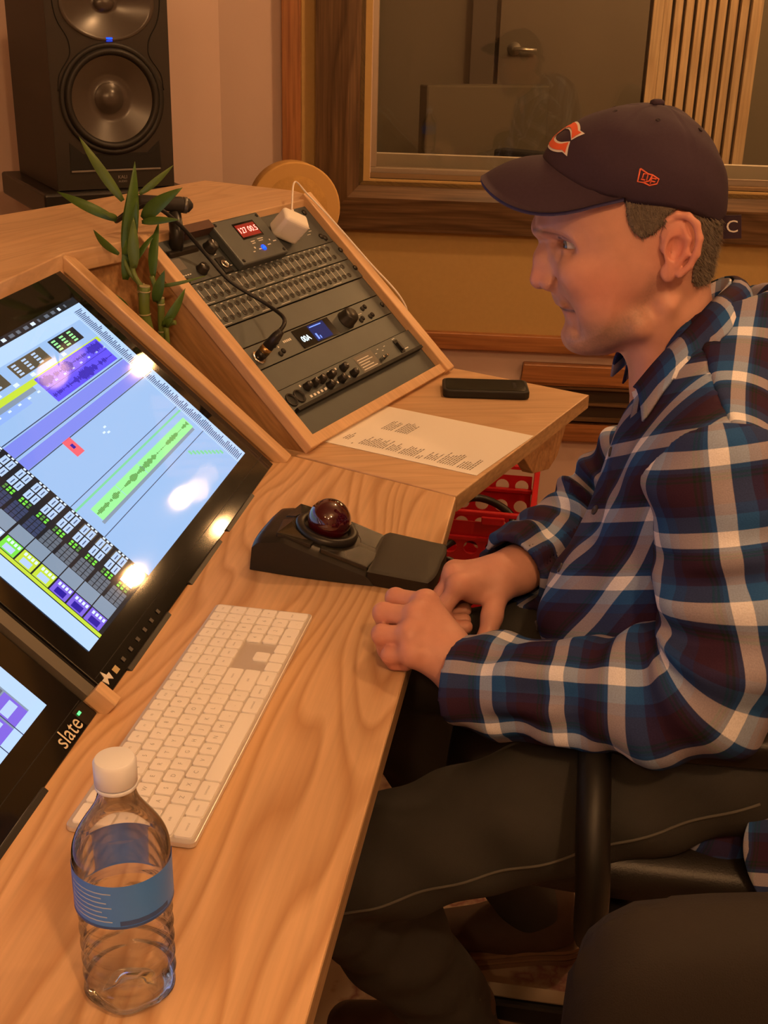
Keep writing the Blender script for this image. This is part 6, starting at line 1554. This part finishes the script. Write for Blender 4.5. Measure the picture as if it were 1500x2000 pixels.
# shoes
M_shoe = mat('shoe_suede', (.075, .045, .032), .75, noise=.2, nscale=30); M_sole = mat('shoe_sole', (.20, .12, .075), .7); M_str = mat('shoe_stripe', (.26, .16, .095), .7)
def shoe(an, yaw, pitch):
    o = V(an[0], an[1], an[2]); R_ = rotz(yaw) @ np.array([[math.cos(pitch), 0, math.sin(pitch)], [0, 1, 0], [-math.sin(pitch), 0, math.cos(pitch)]])
    F_ = lambda x, y, z: o + R_ @ V(x, y, z)
    lo_ = o - .26; hi_ = o + .26
    vol = Vol(np.minimum(F_(-.2, -.06, -.1), F_(.09, .06, .06)) - .07, np.maximum(F_(-.2, -.06, -.1), F_(.09, .06, .06)) + .07, .005)
    vol.chain([F_(.035, 0, -.055), F_(-.05, 0, -.058), F_(-.15, 0, -.066)], [.036, .040, .034], .02).cap(F_(.012, 0, .0), F_(.005, 0, -.05), .044, .042, .02)
    v, F2 = vol.mesh(); s = vmesh('shoe', relax(v, F2, 1), F2, M_shoe, person)
    m = MB(); out = [(.078, 0), (.072, .026), (.045, .037), (0, .036), (-.05, .040), (-.11, .044), (-.16, .036), (-.186, .012)]
    ol_ = out + [(x, -y) for x, y in out[::-1] if y > 0]; ol_ = [tuple(p[:2]) for p in smooth_closed([(a, b, 0) for a, b in ol_], 3)]
    for k, (z0, z1, mi) in enumerate(((-.106, -.098, 0), (-.098, -.092, 1), (-.092, -.086, 0), (-.086, -.080, 1))):
        g_ = (0, -.002, .0005, -.002)[k]
        vs = [F_(x + g_ * np.sign(x), y + g_ * np.sign(y), z0) for x, y in ol_] + [F_(x + g_ * np.sign(x), y + g_ * np.sign(y), z1) for x, y in ol_]; n = len(ol_)
        m.add(vs, [list(range(n))[::-1], list(range(n, 2 * n))] + [(i, (i + 1) % n, n + (i + 1) % n, n + i) for i in range(n)], mi)
    m.build('sole', [M_sole, M_str], s)
shoe(V(anL[0] - .01, anL[1], .114), .0, 0.0)
shoe(V(anR[0] + .01, anR[1], .114), .22, 0.0)

# chairs ---------------------------------------------------------------
M_leath = mat('chair_leather', (.013, .010, .009), .42, noise=.2, nscale=30, bump=.15, bscale=500)
M_frame = mat('chair_frame', (.006, .0055, .005), .5)
def pad(name, F, w_, d_, h_, mtl, parent, r=.03, crown=.012, curve=0.0, pw=4):
    m = MB(); n1_, n2_ = 20, 20; vs = []
    def bp(u, v, top):
        su = (abs(u) ** pw + abs(v) ** pw) ** (1 / pw)
        e = max(0, 1 - su ** 8) ** .3
        zc = curve * (u * u)
        return F(u * w_ / 2 * (1 - .03 * v * v), v * d_ / 2 * (1 - .03 * u * u), zc + (h_ / 2 + crown * (1 - su * su)) * (e if su < 1 else 0) * (1 if top else -.8))
    for top in (1, 0):
        o = len(vs)
        for i in range(n1_ + 1):
            for j in range(n2_ + 1):
                u = math.sin(math.pi / 2 * (2 * i / n1_ - 1)); v = math.sin(math.pi / 2 * (2 * j / n2_ - 1)); s_ = (abs(u) ** pw + abs(v) ** pw) ** (1 / pw)
                if s_ > 1: u, v = u / s_, v / s_
                vs.append(bp(u, v, top))
    fs = []; W_ = n2_ + 1
    for t in (0, 1):
        o = t * (n1_ + 1) * W_
        for i in range(n1_):
            for j in range(n2_): a = o + i * W_ + j; f = (a, a + W_, a + W_ + 1, a + 1); fs.append(f if t == 0 else f[::-1])
    m.add(vs, fs, 0, True); return m.build(name, mtl, parent)
ch = thing('office_chair', 'black office chair the person in the cap is sitting on', 'chair', (.36, 1.21, 0))
CFm = Frame((.325, 1.265, zz(-.172)), (1, 0, 0), (0, 1, 0))
pad('seat', CFm, .57, .52, .075, M_leath, ch, pw=7)
pad('backrest', Frame((.665, 1.22, zz(.10)), (0, 1, 0), nrm(V(.14, 0, 1))), .46, .52, .07, M_leath, ch)
MB().box(Frame((.60, 1.21, zz(-.26)), (1, 0, 0), (0, 1, 0)), -.15, .09, -.03, .03, -.012, .012).tube([(.68, 1.21, zz(-.26)), (.72, 1.21, zz(-.1)), (.71, 1.215, zz(.1))], .022, n=10).build('back_bracket', M_frame, ch)
for sy in (-1, 1):
    y = 1.285 + sy * .245
    MB().tube(smooth_path([(.200, y - sy * .012, zz(-.014)), (.201, y + sy * .050, zz(-.030)), (.203, y + sy * .090, zz(-.065)), (.207, y + sy * .110, zz(-.11)), (.210, y + sy * .105, zz(-.165)), (.22, y + sy * .05, zz(-.215)), (.27, y - sy * .06, zz(-.228))], 5), .0165, n=12).build('arm_post', M_frame, ch)
    pad('arm_pad', Frame((.365, y, zz(.002)), nrm(V(1, 0, .03)), (0, 1, 0)), .37, .075, .036, M_leath, ch, crown=.004)
MB().tube([(.335, 1.29, zz(-.24)), (.335, 1.29, .16)], .024, n=14).tube([(.335, 1.29, .30), (.335, 1.29, .10)], .032, n=14).build('gas_column', M_frame, ch)
MB().box(WORLD, .23, .44, 1.20, 1.38, zz(-.250), zz(-.222)).build('mechanism', M_frame, ch, bevel=.006)
M_edge2 = mat('chair_leg_trim', (.30, .24, .18), .35, metal=.6)
for k in range(5):
    a = 2 * math.pi * k / 5 + 3.0; d = V(math.cos(a), math.sin(a), 0); c0_ = V(.335, 1.29, .12); tip = c0_ + d * .30 + V(0, 0, -.035)
    LF = Frame(c0_, d, (0, 0, 1)); l_ = MB().prism(LF, [(.02, -.03), (.30, -.045), (.31, -.02), (.02, .022)], -.020, .020).build('base_leg', M_frame, ch, bevel=.006)
    MB().prism(LF, [(.03, .0225), (.29, -.014), (.29, -.012), (.03, .0245)], -.012, .012).build('leg_trim', M_edge2, l_)
    cw = c0_ + d * .30; side = V(-d[1], d[0], 0)
    WFm = Frame(V(cw[0], cw[1], .028), side, (0, 0, 1)); 
    MB().lathe(Frame(WFm.o - side * .022, (0, 0, 1), d, side), [(.012, 0), (.027, .002), (.027, .016), (.012, .018), (.012, .026), (.027, .028), (.027, .042), (.012, .044)], n=18).tube([WFm.o + V(0, 0, .0), WFm.o + V(0, 0, .05)], .008, n=8).build('caster', M_black, l_)
c2 = thing('padded_chair', 'dark padded chair back in the near right corner of the photo', 'chair', (.36, .56, 0))
pad('backrest', Frame((.402, .655, zz(-.095)), nrm(V(1, .18, 0)), nrm(V(-.02, .14, 1))), .46, .42, .08, mat('chair_cloth_dark', (.013, .009, .007), .75, bump=.2, bscale=900), c2, pw=9)
pad('seat', Frame((.40, .38, .46), nrm(V(1, .18, 0)), nrm(V(-.18, 1, 0))), .48, .46, .08, MATS['chair_cloth_dark'], c2)
MB().box(Frame((.36, .62, .40), nrm(V(1, .18, 0)), nrm(V(-.18, 1, 0))), -.03, .03, -.08, .06, .0, .02).tube([(.345, .655, .41), (.34, .672, .62)], .018, n=10).build('back_bracket', M_frame, c2)
MB().tube([(.40, .38, .42), (.40, .38, .08)], .026, n=12).build('gas_column', M_frame, c2)
for k in range(5):
    a = 2 * math.pi * k / 5 + .5; d = V(math.cos(a), math.sin(a), 0); LF = Frame((.40, .38, .10), d, (0, 0, 1))
    l_ = MB().prism(LF, [(.015, -.02), (.27, -.035), (.28, -.015), (.015, .02)], -.018, .018).build('base_leg', M_frame, c2, bevel=.005)
    cw = V(.40, .38, 0) + d * .265; MB().ball((cw[0], cw[1], .035), .026, n=12, k=8).build('caster', M_black, l_)
